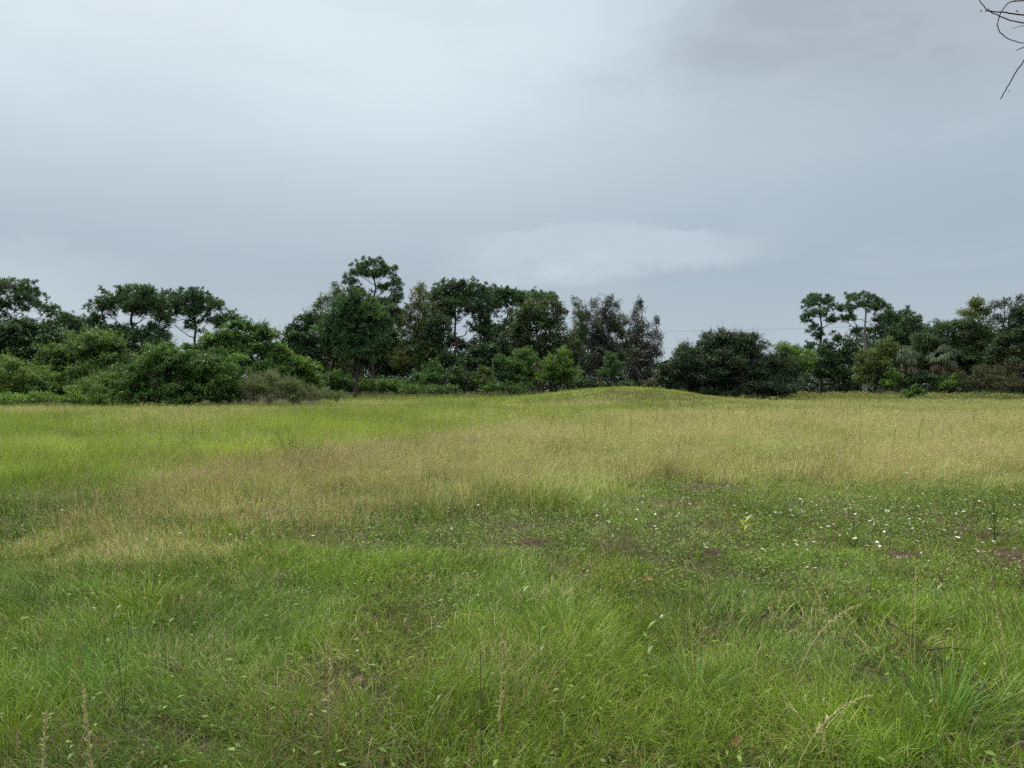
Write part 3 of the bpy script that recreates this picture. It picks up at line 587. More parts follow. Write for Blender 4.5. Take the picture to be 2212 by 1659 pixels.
def meadow(x, y):
    """what grows where: share of dry stalks, share of vivid green, share of weeds, height"""
    nA = vnoise(x, y, 3.1, 1); nB = vnoise(x, y, 1.1, 2); nC = vnoise(x, y, 7.0, 3)
    bx = -5.9 + (y - 9.5) * .43 + (nA - .5) * 1.2                    # edge of the green tongue on the left
    left = sm(.9, -.9, x - bx)
    sx = sm(.4, 2.6, x)
    far = sm(8.4 + 1.7 * sx, 11.6 + .8 * sx, y + (nB - .5) * (2.6 - sx))
    dry = far * (1 - left) * (.80 + .25 * (nA - .5))
    dry = dry * (1 - .42 * sm(24, 34, y + (nC - .5) * 8))
    dry = dry - .55 * el(x, y, -6.2, 26, 3.2, 5) - .55 * el(x, y, 2.2, 25, 2.2, 2.2) - .4 * el(x, y, 16, 21, 4, 3) - .35 * el(x, y, 9, 40, 6, 5) - .3 * el(x, y, 24, 34, 6, 5) - .5 * el(x, y, -1, 38, 8, 6)
    dry = dry + .5 * left * sm(26, 36, y) * el(x, y, -16, 36, 9, 5) + .45 * el(x, y, 4.5, 48, 6, 4) + .35 * el(x, y, 25, 50, 14, 6) + .3 * el(x, y, -6, 62, 10, 6) + .42 * left * sm(.5, .75, vnoise(x * .5, y, 2.8, 19)) * sm(13, 20, y)
    n_b = vnoise(x, y, .7, 17)
    # the brownish belt in front of the green tongue
    dry = np.maximum(dry, .72 * (.5 + .7 * n_b) * sm(6.9, 8.6, y + (nA - .5) * 1.6 + .10 * x) * sm(10.8, 9.2, y - .12 * (x + 6)) * sm(1.2, -1.0, x + (nB - .5)))
    dry = dry + .45 * el(x, y, -3.6, 6.3, 1.3, .8) + .4 * el(x, y, 1.8, 9.6, 1.2, 1.0) + .55 * el(x, y, 1.95, 7.8, .5, .35) + .55 * el(x, y, 4.4, 10.2, .7, .6) + .4 * el(x, y, 0, 7.6, .8, .5) + .5 * el(x, y, -4.4, 7.0, .6, .4)
    dry = dry - .5 * el(x, y, -5.4, 8.3, 1.0, .6) - .5 * el(x, y, -4.6, 7.6, .8, .4)
    n4 = vnoise(x, y, .45, 4); n5 = vnoise(x * .6, y, 1.7, 7)
    dry = dry * np.clip(.10 + .95 * n5 + .5 * n4, .10, 1.1) * .88
    near_dry = .06 + .42 * sm(.5, .75, nB) * sm(.4, .65, nA) * sm(4, 6, y) * sm(11, 8.5, y) + .2 * sm(.6, .8, n4) * sm(13, 10, y)
    dry = np.clip(np.maximum(dry, near_dry * (1 - .7 * sm(9, 12, y))), 0, .95)
    mound = el(x, y, 9.6, 58.5, 9, 9, 2)
    dry = dry * (1 - .8 * mound)
    vivid = np.clip((.02 + .30 * sm(.45, .8, vnoise(x, y, .9, 8))) * sm(9, 7, y) + 1.2 * el(x, y, -5.9, 14.2, 1.5, 2.4, 1.3) + .8 * el(x, y, -7.6, 13.2, 1.6, 2.0) + .75 * el(x, y, -5.9, 25, 3.4, 4.6) + (.02 + .52 * sm(.35, .85, vnoise(x, y * .6, 2.4, 9))) * left * far + .45 * el(x, y, 8, 38, 8, 4) + .4 * el(x, y, -1, 38, 8, 5) + .6 * mound + .3 * el(x, y, 13, 25, 2, 1.6), 0, 1.2)
    weeds = np.clip(sm(.8, 2.2, x - .1 * (y - 7)) * sm(5.0, 5.8, y) * sm(12.4, 10.8, y + (nB - .5) * 1.5) + .5 * sm(6.4, 7.2, y) * sm(9.0, 8.0, y) * sm(-3, 0, x) + .25, 0, 1)
    hgt = .155 + .06 * (nB - .5) + .19 * far + .08 * left * far + .08 * sm(16, 24, y) - .13 * mound - .17 * np.clip(weeds - .25, 0, 1) * sm(5, 6, y) + .04 * sm(5.5, 3.5, y)
    hgt = hgt + .05 * (nC - .5) - .20 * sm(26, 44, y)
    return dry, vivid, weeds, np.clip(hgt, .08, .6)

def scatter(y0, y1, dens, margin=1.0):
    """random spots over the wedge of meadow ahead of the eye plus a margin to each side"""
    a0, a1 = .74, margin
    area = (y1 - y0) * (a0 * (y0 + y1) + 2 * a1)
    n = int(area * dens)
    y = np.sqrt(RNG.uniform(0, 1, n * 2) * (y1 ** 2 - y0 ** 2) + y0 ** 2)
    w = a0 * y + a1; keep = RNG.uniform(0, 1, n * 2) < (w / y) / (a0 + a1 / y0)
    y = y[keep][:n]; w = w[keep][:n]
    x = RNG.uniform(-1, 1, len(y)) * w
    return x, y

def clear_of_shrubs(x, y):
    return y < np.where(x < -.26 * y, 52.0, 90.0)

def ribbons(x, y, h, w, lean, az, seg, curl, z=None):
    """curved tapered grass blades, one row of seg quads each"""
    n = len(x); z0 = gz(x, y) - .01 if z is None else z
    t = np.linspace(0, 1, seg + 1)
    d = np.stack([np.cos(az), np.sin(az)], 1)
    th0 = lean; ang = th0[:, None] + curl[:, None] * t[None]          # angle from upright grows along the blade
    dl = (h / seg)[:, None]
    mid = .5 * (ang[:, 1:] + ang[:, :-1])
    r = np.concatenate([np.zeros((n, 1)), np.cumsum(np.sin(mid) * dl, 1)], 1)
    zz = np.concatenate([np.zeros((n, 1)), np.cumsum(np.cos(mid) * dl, 1)], 1)
    c = np.stack([x[:, None] + r * d[:, :1], y[:, None] + r * d[:, 1:], z0[:, None] + np.maximum(zz, -.0 + .004 * t[None])], -1)
    fa = az + np.pi / 2 + RNG.normal(0, .9, n)
    s = np.stack([np.cos(fa), np.sin(fa), np.zeros(n)], 1)
    wt = w[:, None] * np.array([1, .95, .75, .5])[None, :seg + 1] if seg == 3 else w[:, None] * np.linspace(1, .45, seg + 1)[None]
    wt = wt.copy(); wt[:, -1] = w * .12
    a = c - s[:, None] * wt[..., None] * .5; b = c + s[:, None] * wt[..., None] * .5
    Q = np.stack([a[:, :-1], b[:, :-1], b[:, 1:], a[:, 1:]], 2)
    return Q.reshape(-1, 4, 3)

G_DEEP = np.array([.064, .138, .010]); G_MID = np.array([.145, .245, .020]); G_BLUE = np.array([.082, .190, .050]); G_SHEEN = np.array([.30, .38, .17]); G_LIME = np.array([.30, .375, .050])
G_OLIVE = np.array([.20, .230, .040]); TAN = np.array([.41, .375, .150]); STRAW = np.array([.50, .465, .235]); PINK = np.array([.31, .225, .14]); DEADB = np.array([.17, .125, .075])

def streak(x, y):
    d = x - (-5.9 + (y - 9.5) * .43)
    return sm(-.5, .4, d) * sm(2.8, 1.2, d) * sm(21, 16, y) * sm(7.6, 9, y) * (.4 + .9 * vnoise(x, y, 1.0, 18))

def grass_colours(x, y, dry, vivid):
    n = len(x); u = RNG.random(n)[:, None]; v = RNG.random(n)[:, None]
    nb = vnoise(x, y, .9, 11)[:, None]; nd = vnoise(x, y, 2.6, 12)[:, None]
    g = G_DEEP * (1 - u) + G_MID * u
    g = g * (1 - .55 * (nb > .55) * v) + G_BLUE * (.55 * (nb > .55) * v)
    no_ = (.30 + .3 * sm(6, 9, y))[:, None]; g = g * (1 - no_ * nd * u) + G_OLIVE * (no_ * nd * u)
    fa = sm(8, 14, y)[:, None]
    g = g * (1 - .6 * fa) + (G_OLIVE * .85 + G_MID * .45) * .6 * fa
    vv = np.clip(vivid, 0, 1)[:, None] * (.55 + .45 * u)
    g = g * (1 - vv) + G_LIME * (.75 + .3 * v) * vv
    t = TAN * (1 - u) + STRAW * u
    pk = np.clip(1.3 * vnoise(x, y, 2.2, 14) - .25 + .3 * sm(.5, -2, x), 0, 1)[:, None] * sm(13, 9, y)[:, None] * .9 + .12
    pk = np.clip(pk + .65 * streak(x, y)[:, None], 0, 1)
    t = t * (1 - pk) + PINK * pk
    isd = (RNG.random(n) < dry * .82).astype(float)
    soft = sm(9, 22, y); isd = (isd * (1 - soft) + np.clip(dry * .80 + RNG.normal(0, .12, n), 0, 1) * soft)[:, None]
    c = (t * isd + g * (1 - isd)) * (1 + RNG.uniform(-.2, .2, n) * (1 - .55 * soft))[:, None]
    c = c * (1.04 + .55 * (vnoise(x, y, 1.3, 15) - .5) + .55 * (vnoise(x, y, .30, 16) - .5))[:, None]
    pale = (RNG.random(n) < .11)[:, None]; c = np.where(pale, c * .4 + G_SHEEN * .6, c)  # pale sky sheen on random blades, put into their colour
    dead = (RNG.random(n) < .035)[:, None]
    return np.where(dead, DEADB, c)

def grass():
    Q, C = [], []
    #        y0   y1   density width   seg tuft
    bands = [(1.9, 4.5, 7800, .0032, 3), (4.5, 7, 5600, .0042, 3), (7, 11, 2300, .0060, 2), (11, 18, 1000, .0065, 2), (18, 32, 430, .010, 1), (32, 58, 150, .018, 1), (58, 100, 30, .042, 1)]
    for y0, y1, dn, w, seg in bands:
        x, y = scatter(y0, y1, dn, 1.0 if y1 < 40 else 3.0)
        # gather into tufts
        if y1 < 20:
            cell = .19; wx = x * .82 - y * .57 + .35 * vnoise(x, y, .6, 23); wy = x * .57 + y * .82 + .35 * vnoise(x, y, .7, 24)
            tx = np.floor(wx / cell); ty = np.floor(wy / cell)
            hx = vnoise(tx * 7.31 + 3, ty * 5.17, 1.0, 21); hy = vnoise(tx * 3.73, ty * 9.29 + 5, 1.0, 22)
            pull = RNG.uniform(.0, .75, len(x)) * vnoise(x, y, .5, 25)
            px_ = ((tx - .3 + 1.6 * hx) * cell - wx) * pull; py_ = ((ty - .3 + 1.6 * hy) * cell - wy) * pull
            x = x + px_ * .82 + py_ * .57; y = y - px_ * .57 + py_ * .82
        dry, viv, wd, h = meadow(x, y)
        s = soil_at(x, y)
        keep = (RNG.random(len(x)) > s * .88) & (RNG.random(len(x)) > np.clip(wd - .35, 0, 1) * .08 * (y < 11)) & clear_of_shrubs(x, y)
        thin = vnoise(x, y, .55, 31); keep &= RNG.random(len(x)) < np.where(y < 9, .36 + .9 * sm(.2, .5, thin), 1)
        x, y, dry, viv, h = x[keep], y[keep], dry[keep], viv[keep], h[keep]; n = len(x)
        clumpy = .70 + .65 * vnoise(x, y, .45, 32)
        hh = h * RNG.uniform(.55, 1.25, n) * clumpy * (1.15 if y1 < 8 else 1.1)
        wind = vnoise(x, y, 1.6, 41) * 2 * np.pi * 1.4
        az = np.where(RNG.random(n) < .55, wind + RNG.normal(0, .7, n), RNG.uniform(0, 2 * np.pi, n))
        lean = np.abs(RNG.normal(.22, .28, n)); curl = np.abs(RNG.normal(.9 if y1 < 8 else .6, .6, n))
        ww = w * RNG.uniform(.6, 1.35, n)
        q = ribbons(x, y, hh, ww, lean, az, seg, curl)
        c = grass_colours(x, y, dry, viv)
        Q.append(q); C.append(np.repeat(c, seg, 0))
    # dead thatch lying between the tufts
    for y0, y1, dn, w in [(1.9, 5, 1500, .004), (5, 10, 700, .006)]:
        x, y = scatter(y0, y1, dn); n = len(x)
        Q.append(ribbons(x, y, RNG.uniform(.06, .2, n), w * RNG.uniform(.6, 1.3, n), RNG.uniform(1.15, 1.5, n), RNG.uniform(0, 6.28, n), 2, RNG.normal(0, .12, n), gz(x, y) + RNG.uniform(0, .03, n)))
        u = RNG.random(n)[:, None]; C.append(np.repeat((DEADB * .4) * (1 - u ** 3) + np.array([.22, .19, .11]) * u ** 3, 2, 0))
    o = quads_obj('meadow_grass', np.concatenate(Q), M_GRASS, colour=np.concatenate(C))
    tag(o, 'green and straw coloured meadow grass covering the field', 'grass', kind='stuff')
    # dry seed stalks standing above the grass
    Q, C = [], []
    for y0, y1, dn, w in [(2.2, 7, 25, .0022), (7, 12, 170, .003), (12, 20, 200, .0055), (20, 36, 80, .010), (36, 62, 26, .018), (62, 96, 7, .03)]:
        x, y = scatter(y0, y1, dn, 1.0 if y1 < 40 else 3.0); dry, viv, wd, h = meadow(x, y)
        keep = (RNG.random(len(x)) < np.clip(dry * 1.1 - .12, 0, 1)) & clear_of_shrubs(x, y) & (soil_at(x, y) < .4); x, y, h = x[keep], y[keep], h[keep]; n = len(x)
        hh = (h + RNG.uniform(.06, .24, n) * (1 - .7 * sm(24, 44, y))) * RNG.uniform(.85, 1.15, n); az = RNG.uniform(0, 2 * np.pi, n); le = np.abs(RNG.normal(.1, .12, n)); cu = np.abs(RNG.normal(.2, .2, n))
        q = ribbons(x, y, hh, w * RNG.uniform(.7, 1.2, n), le, az, 2, cu)
        u = RNG.random(n)[:, None]; pk = (np.clip(1.3 * vnoise(x, y, 2.2, 14) - .2 + .3 * sm(.5, -2, x), 0, 1) * sm(14, 9, y))[:, None]; pk = np.clip(pk + .65 * streak(x, y)[:, None], 0, 1)
        c = (TAN * (1 - u) + STRAW * u) * (1 - pk) + PINK * 1.15 * pk
        Q.append(q); C.append(np.repeat(c, 2, 0))
        # airy seed head: a few hair thin branchlets at the top
        top = q.reshape(n, 2, 4, 3)[:, 1, 2:].mean(1); kk = 4 if y1 < 37 else 2
        m = n * kk; L = np.repeat(hh, kk) * RNG.uniform(.12, .3, m); D = unit(RNG.normal(size=(m, 3)) * .8 + np.array([0, 0, .8]))
        P = np.repeat(top, kk, 0) - np.array([0, 0, 1]) * (RNG.uniform(0, .3, m) * np.repeat(hh, kk))[:, None]
        Q.append(diamonds(P + D * (L * .5)[:, None], D, rvec(m), L, np.full(m, w * .8) * RNG.uniform(.7, 1.3, m))); C.append(np.repeat(c, kk, 0) * RNG.uniform(.85, 1.1, m)[:, None] * .92)
    o = quads_obj('dry_grass', np.concatenate(Q), M_STALK, colour=np.concatenate(C))
    tag(o, 'tan and pinkish seed stalks standing over the meadow', 'dry grass', kind='stuff')
    # low broadleaf weeds
    Q, C = [], []
    for y0, y1, dn, L0 in [(2.0, 5, 620, .032), (5, 12.2, 1500, .024)]:
        x, y = scatter(y0, y1, dn); dry, viv, wd, h = meadow(x, y)
        keep = (RNG.random(len(x)) < np.clip(wd - .05, 0, 1)) & (RNG.random(len(x)) > soil_at(x, y) * .9) & (vnoise(x, y, .35, 51) > .3); x, y, h = x[keep], y[keep], h[keep]; n = len(x)
        z = gz(x, y) + RNG.uniform(.02, .16, n); a = RNG.uniform(0, 2 * np.pi, n); e = RNG.uniform(-.1, .8, n)
        D = np.stack([np.cos(a) * np.cos(e), np.sin(a) * np.cos(e), np.sin(e)], 1); L = L0 * RNG.uniform(.6, 1.6, n)
        Q.append(diamonds(np.stack([x, y, z], 1), D, unit(RNG.normal(size=(n, 3)) * .45 + np.array([0, 0, 1])), L, L * RNG.uniform(.25, .5, n)))
        u = RNG.random(n)[:, None]; C.append((np.array([.07, .15, .02]) * (1 - u) + np.array([.18, .26, .04]) * u))
    for x0, x1, yb, nn, hm in [(-21, 18, 79.5, 5200, .75), (-34, -17, 45.6, 3600, .42), (-17, -10.5, 46.6, 1500, .5), (36, 60, 72.5, 5200, .75), (12, 29, 66.0, 1800, .5)]:
        x = RNG.uniform(x0, x1, nn); y = yb + RNG.normal(0, .5, nn); kp = vnoise(x, y, 1.1, 63) > .38; x, y = x[kp], y[kp]; n = len(x)
        hh = hm * RNG.uniform(.35, 1.3, n) * (.5 + vnoise(x, y, 2.2, 64)); q = ribbons(x, y, hh, RNG.uniform(.012, .03, n) * yb / 60, np.abs(RNG.normal(.1, .15, n)), RNG.uniform(0, 6.28, n), 2, np.abs(RNG.normal(.4, .4, n)))
        u = RNG.random(n)[:, None]; c = (np.array([.09, .15, .04]) * (1 - u) + np.array([.22, .24, .09]) * u); Q.append(q); C.append(np.repeat(c, 2, 0))
    # yellowish weed belt far right
    n = 26000; x = RNG.uniform(26, 62, n); y = 69 + RNG.uniform(0, 1, n) * 9 + (x - 40) * .02
    kp = vnoise(x, y, 1.8, 61) > .35; x, y = x[kp], y[kp]; n = len(x); top = .35 + .5 * vnoise(x, y, 1.3, 62) * sm(60, 40, x) + .1
    z = gz(x, y) + top * RNG.uniform(.3, 1, n); L = RNG.uniform(.08, .2, n)
    Q.append(diamonds(np.stack([x, y, z], 1), unit(RNG.normal(size=(n, 3)) + np.array([0, 0, .8])), rvec(n), L, L * .35)); u = RNG.random(n)[:, None]
    C.append(np.array([.11, .15, .035]) * (1 - u) + np.array([.25, .26, .06]) * u)
    o = quads_obj('weeds', np.concatenate(Q), M_WEED, colour=np.concatenate(C))
    tag(o, 'low leafy weeds mixed into the grass', 'weeds', kind='stuff')
grass()

# bare soil
M_SOIL = noise_mat('bare_soil', (.020, .013, .008), (.078, .050, .032), 22, (1, 1, 1), .95, 1.0)
def soil_patch(cx, cy, rx, ry, rot, label):
    k, r_ = 40, 9; V, Q = [], []
    for i in range(r_ + 1):
        for j in range(k):
            a = 2 * np.pi * j / k; f = i / r_
            e = 1 + .25 * math.sin(a * 3 + cx * 9) + .15 * math.sin(a * 7 + cy * 5)
            x = cx + math.cos(a) * rx * f * e; y = cy + math.sin(a) * ry * f * e
            z = float(gz(x, y)) + .006 + .03 * (1 - f) + (.035 * float(vnoise(x, y, .07, 71)) * (1 - f ** 3))
            V.append((x, y, z - (.012 if i == r_ else 0)))
    for i in range(r_):
        for j in range(k): Q.append([i * k + j, i * k + (j + 1) % k, (i + 1) * k + (j + 1) % k, (i + 1) * k + j])
    o = mesh_obj('bare_soil_ground', np.array(V), np.array(Q), M_SOIL, smooth=True); tag(o, label, kind='structure')
for s_, lab in zip(SOIL, ['reddish bare soil patch behind the flower patch', 'small reddish bare soil spot beside the larger patch', 'dark bare soil at the right picture edge', 'dark bare soil spot among the flowers',
                          'bare soil spot left of the flowers', 'bare soil spot near the tan tuft', 'small bare soil spot in the middle grass', 'small bare soil spot left of the middle']):
    soil_patch(*s_, lab)

# ------------------------------------------------------------------ single plants in the near meadow
M_PETAL = noise_mat('white_petals', (.66, .65, .62), (.78, .77, .75), 30, (1, 1, 1), .6, .0)
M_HEART = noise_mat('flower_heart', (.45, .40, .20), (.55, .48, .25), 30, (1, 1, 1), .7, .0)
M_STEM = noise_mat('green_stem', (.06, .11, .03), (.10, .16, .045), 30, (1, 1, 1), .6, .0)
def flower_mesh(seed):
    r = np.random.default_rng(seed); V, Q, Mi = [], [], []
    h = .15
    for a, b in ((0, 1),):
        for j in range(3):
            th = j * 2.094; V += [(.0012 * math.cos(th), .0012 * math.sin(th), 0), (.0012 * math.cos(th), .0012 * math.sin(th), h)]
        for j in range(3): Q.append([2 * j, 2 * ((j + 1) % 3), 2 * ((j + 1) % 3) + 1, 2 * j + 1]); Mi.append(2)
    for hd in range(3):
        o = np.array([r.normal() * .012, r.normal() * .012, h + r.uniform(-.008, .008)]) if hd else np.array([0, 0, h])
        for p in range(6):
            a = p * math.pi / 3 + r.uniform(-.2, .2); L = .013 * r.uniform(.8, 1.2); w = .0055
            d = np.array([math.cos(a), math.sin(a), .45]); s = np.array([-math.sin(a), math.cos(a), 0])
            n = len(V); V += [tuple(o), tuple(o + d * L * .6 + s * w), tuple(o + d * L), tuple(o + d * L * .6 - s * w)]; Q.append([n, n + 1, n + 2, n + 3]); Mi.append(0)
        n = len(V); c = .0028; V += [tuple(o + np.array(p)) for p in ((-c, -c, .004), (c, -c, .004), (c, c, .006), (-c, c, .006))]; Q.append([n, n + 1, n + 2, n + 3]); Mi.append(1)
    for k in range(4):
        a = r.uniform(0, 6.28); z = .04 + .025 * k; d = np.array([math.cos(a), math.sin(a), .4]); s = np.array([-math.sin(a), math.cos(a), 0]); o = np.array([0, 0, z])
        n = len(V); V += [tuple(o), tuple(o + d * .018 + s * .005), tuple(o + d * .035), tuple(o + d * .018 - s * .005)]; Q.append([n, n + 1, n + 2, n + 3]); Mi.append(2)
    return np.array(V), np.array(Q), Mi
def flowers():
    protos = []
    spots = []
    def add(n, cx, cy, rx, ry):
        x = cx + RNG.normal(size=n) * rx; y = cy + RNG.normal(size=n) * ry; spots.extend(zip(x, y))
    add(84, 4.6, 8.3, 1.0, .9); add(50, 3.6, 7.6, 1.2, 1.1); add(34, 3.4, 6.3, .7, .45); add(26, 2.6, 8.2, .7, .8); add(18, 1.6, 7.6, .6, .7)
    add(14, .3, 9.5, 1.2, 1.2); add(16, -3.6, 9.4, 1.6, .8); add(10, -2.2, 7.8, 1.5, .8); add(16, -8, 13, 2.2, 2.0); add(8, 6.5, 11, 1.5, .8)
    spots.extend([(.95, 5.35), (1.55, 5.0), (-2.7, 4.75), (-.85, 3.95), (2.1, 4.95), (.9, 4.5), (-1.9, 6.9), (-3.2, 4.0)])
    meshes = []
    for i, (x, y) in enumerate(spots):
        if i < 4:
            V, Q, Mi = flower_mesh(i); o = mesh_obj('wildflower', V, Q, [M_PETAL, M_HEART, M_STEM], mat_index=Mi); meshes.append(o)
        else:
            o = meshes[i % 4].copy(); COL.objects.link(o)
        o.location = (x, y, float(gz(x, y)))
        s = RNG.uniform(.42, .88) * (1.0 if y > 6 else .8); o.scale = (s, s, RNG.uniform(.85, 1.25) * (1.75 if y > 10 else 1.15)); o.rotation_euler = (RNG.normal() * .15 - .15, RNG.normal() * .15, RNG.uniform(0, 6.28))
        tag(o, 'small white wildflower head among low green weeds in the meadow', 'flower', 'white wildflowers scattered in the meadow')
flowers()

def stalk(label, x, y, h, az, lean, curl, col, w=.004, plume=0, plume_len=.3, cat='grass stalk', name='seed_stalk', grp=None, leaves=0):
    g = float(gz(x, y)); k = 10; t = np.linspace(0, 1, k); ang = lean + curl * t ** 1.5
    dl = h / (k - 1); r = np.concatenate([[0], np.cumsum(np.sin(ang[:-1]) * dl)]); z = np.concatenate([[0], np.cumsum(np.cos(ang[:-1]) * dl)])
    P = np.stack([r * math.cos(az), r * math.sin(az), z], 1)
    root = thing(name, label, cat, (x, y, g), grp)
    m_ = col
    T = Tubes(); T.add(P, np.linspace(w * .6, w * .25, k), 5); T.build('stem', m_, root)
    if plume:
        u = RNG.uniform(1 - plume_len, 1, plume); c = np.stack([np.interp(u, t, P[:, i]) for i in range(3)], 1)
        tn = unit(np.gradient(P, axis=0)); td = np.stack([np.interp(u, t, tn[:, i]) for i in range(3)], 1)
        D = unit(td + RNG.normal(size=(plume, 3)) * .42); L = RNG.uniform(.012, .03, plume) * (1.25 - (u - 1 + plume_len) / plume_len * .6)
        Q = diamonds(c + D * (L * .45)[:, None], D, rvec(plume), L, L * .2)
        quads_obj('seed_head', Q, M_SEED, root, colour=np.broadcast_to(STRAW, (plume, 3)) * RNG.uniform(.7, 1.15, plume)[:, None])
    if leaves:
        u = RNG.uniform(.1, .9, leaves); c = np.stack([np.interp(u, t, P[:, i]) for i in range(3)], 1)
        D = unit(RNG.normal(size=(leaves, 3)) + np.array([0, 0, .6])); L = RNG.uniform(.03, .07, leaves)
        quads_obj('foliage', diamonds(c + D * (L * .5)[:, None], D, rvec(leaves), L, L * .22), M_WEED, root, colour=np.tile(np.array([[.05, .085, .025]]), (leaves, 1)))
    return root
M_SEED = hue_mat('seed_heads', .8, .35, .1)
M_DRYST = noise_mat('dry_stem', (.26, .21, .11), (.42, .36, .22), 20, (1, 1, 1), .8, 0)
M_DKST = noise_mat('dark_stem', (.045, .055, .025), (.09, .095, .045), 20, (1, 1, 1), .8, 0)
stalk('pale plumed seed stalk nearest the bottom left picture corner', -1.56, 2.42, .50, 1.8, .05, .12, M_DRYST, .005, 150, .55)
stalk('tall leaning plumed seed stalk right of the corner stalk', -1.34, 2.36, .62, 2.6, .08, .18, M_DRYST, .005, 170, .55)
stalk('dark upright bare stem in the lower left grass', -1.78, 3.35, .56, 1.2, .03, .1, M_DKST, .0035)
stalk('second dark stem leaning left in the lower left grass', -1.80, 3.40, .56, 2.8, .12, .1, M_DKST, .0035, leaves=4)
stalk('arching tan seed stalk bending right in the lower right grass', 1.50, 3.9, .62, .1, .35, 1.1, M_DRYST, .004, 90, .5)
stalk('feathery seed stalk leaning left in the right grass', 1.85, 4.1, .62, 2.9, .2, .35, M_DRYST, .004, 110, .5)
stalk('feathery upright seed stalk beside the fallen stick', 2.20, 4.0, .62, 1.0, .1, .3, M_DRYST, .004, 120, .5)
stalk('thin brown seed stalk near the lower right picture edge', 2.55, 3.75, .55, 1.9, .08, .25, M_DRYST, .004, 110, .5)
stalk('low bending seed stalk in the bottom right grass', 1.15, 3.0, .50, .2, .5, 1.1, M_DRYST, .004, 90, .6)
stalk('brown seed stalk in the bottom middle grass', -.05, 3.0, .48, 1.4, .06, .2, M_DRYST, .004, 90, .55)
stalk('thin dark leafy stem in the bottom middle grass', -.12, 2.85, .55, 1.7, .03, .1, M_DKST, .005, leaves=14)
stalk('tan seed stalk left of the bottom middle stems', -.78, 3.1, .52, 1.6, .05, .15, M_DRYST, .004, 90, .55)
stalk('dark leafy weed stem standing by the right edge soil', 4.72, 7.15, .48, 1.6, .03, .06, M_DKST, .011, leaves=40, cat='weed stem', name='weed_stem')
GS = 'thin dark weed stems standing in the far tan grass'
for i in range(46):
    y = RNG.uniform(13, 42); x = RNG.uniform(-.62, .66) * y
    if i < 30: x = RNG.uniform(.05, .66) * y
    stalk('thin dark weed stem standing above the tan grass', x, y, RNG.uniform(.6, 1.0), RNG.uniform(0, 6.28), .04, .15, M_DKST, .004 + y * .00028, leaves=8, cat='weed stem', name='weed_stem', grp=GS)

def clump(label, cx, cy, n, h, spread, cols, w, fan=.35):
    a = RNG.uniform(0, 2 * np.pi, n); r = np.abs(RNG.normal(0, spread, n)); x = cx + np.cos(a) * r; y = cy + np.sin(a) * r
    q = ribbons(x, y, h * RNG.uniform(.6, 1.15, n), w * RNG.uniform(.7, 1.3, n), np.abs(RNG.normal(fan, .18, n)), a, 3, np.abs(RNG.normal(.6, .35, n)))
    u = RNG.random(n)[:, None]; c = cols[0] * (1 - u) + cols[1] * u
    g = np.array([cx, cy, float(gz(cx, cy))])
    o = quads_obj('grass_clump', q - g, M_GRASS, colour=np.repeat(c, 3, 0)); o.location = tuple(g)
    tag(o, label, 'grass clump', 'taller grass clumps in the meadow')
clump('tall bluish grass clump between the soil patch and the flowers', 2.95, 8.9, 150, .40, .16, (G_BLUE, G_OLIVE), .006)
clump('narrow blue green grass clump among the flowers', 3.35, 7.2, 90, .34, .08, (G_BLUE * 1.2, G_OLIVE), .0055, .2)
clump('dark arching grass clump in the middle foreground', .35, 4.55, 420, .33, .16, (G_DEEP, G_MID), .005, .45)
clump('vivid green grass clump at the left of the foreground', -2.55, 5.1, 300, .27, .18, (G_MID, G_LIME * .7), .006)
clump('bright green grass clump on the lower left border', -2.2, 3.2, 420, .29, .22, (G_MID, G_LIME * .6), .0045, .3)
clump('lime green grass clump in the left green tongue', -5.2, 14.0, 500, .62, .55, (G_LIME, G_LIME * 1.1), .014, .18)
clump('darker green grass clump right of the lime clump', -4.3, 14.6, 420, .62, .5, (G_MID, G_DEEP), .014, .18)
clump('pale arching grass clump right of the foreground middle', .95, 3.75, 300, .28, .16, (G_OLIVE, G_BLUE * 1.3), .005, .45)
clump('wispy grass clump below the fallen stick', 2.1, 3.55, 300, .30, .2, (G_MID, G_BLUE), .005, .4)

def near_plant(label, x, y, n, L, col, h):
    g = np.array([x, y, float(gz(x, y))]); T = Tubes(); Q = []
    top = np.array([RNG.normal() * .02, RNG.normal() * .02, h])
    root = thing('leafy_weed', label, 'weed', g)
    T.add(np.linspace([0, 0, -.01], top, 5), np.linspace(.003, .0015, 5), 5); T.build('stem', M_STEM, root)
    a = np.arange(n) * 2.4; u = np.linspace(.3, 1, n); c = top * u[:, None]; e = .25 + .5 * u
    D = np.stack([np.cos(a) * np.cos(e), np.sin(a) * np.cos(e), np.sin(e)], 1)
    Ls = L * RNG.uniform(.7, 1.1, n); S = np.stack([-np.sin(a), np.cos(a), 0 * a], 1); N_ = np.cross(S, D) * -1
    ql = diamonds(c + D * (Ls * .5)[:, None], D, N_, Ls, Ls * .3)
    for i in range(n): quads_obj('leaf', ql[i:i + 1], M_WEED, root, colour=col[None] * RNG.uniform(.8, 1.2))
for args in [('small yellow green leafy weed below the tan tuft', 2.35, 7.45, 9, .13, np.array([.22, .28, .04]), .2), ('small leafy weed at the centre of the dark arching clump', .15, 4.0, 10, .07, np.array([.10, .20, .04]), .28),
             ('pale leafy weed right of the foreground middle', .72, 3.9, 9, .07, np.array([.13, .22, .05]), .3), ('leafy weed near the bottom picture edge', -.35, 3.35, 9, .07, np.array([.09, .18, .04]), .28),
             ('broad leafed weed on the right among the grass', 2.9, 5.0, 10, .08, np.array([.09, .19, .05]), .24), ('bright leafed weed above the foreground middle', .1, 5.2, 9, .08, np.array([.13, .24, .04]), .26)]:
    near_plant(*args)

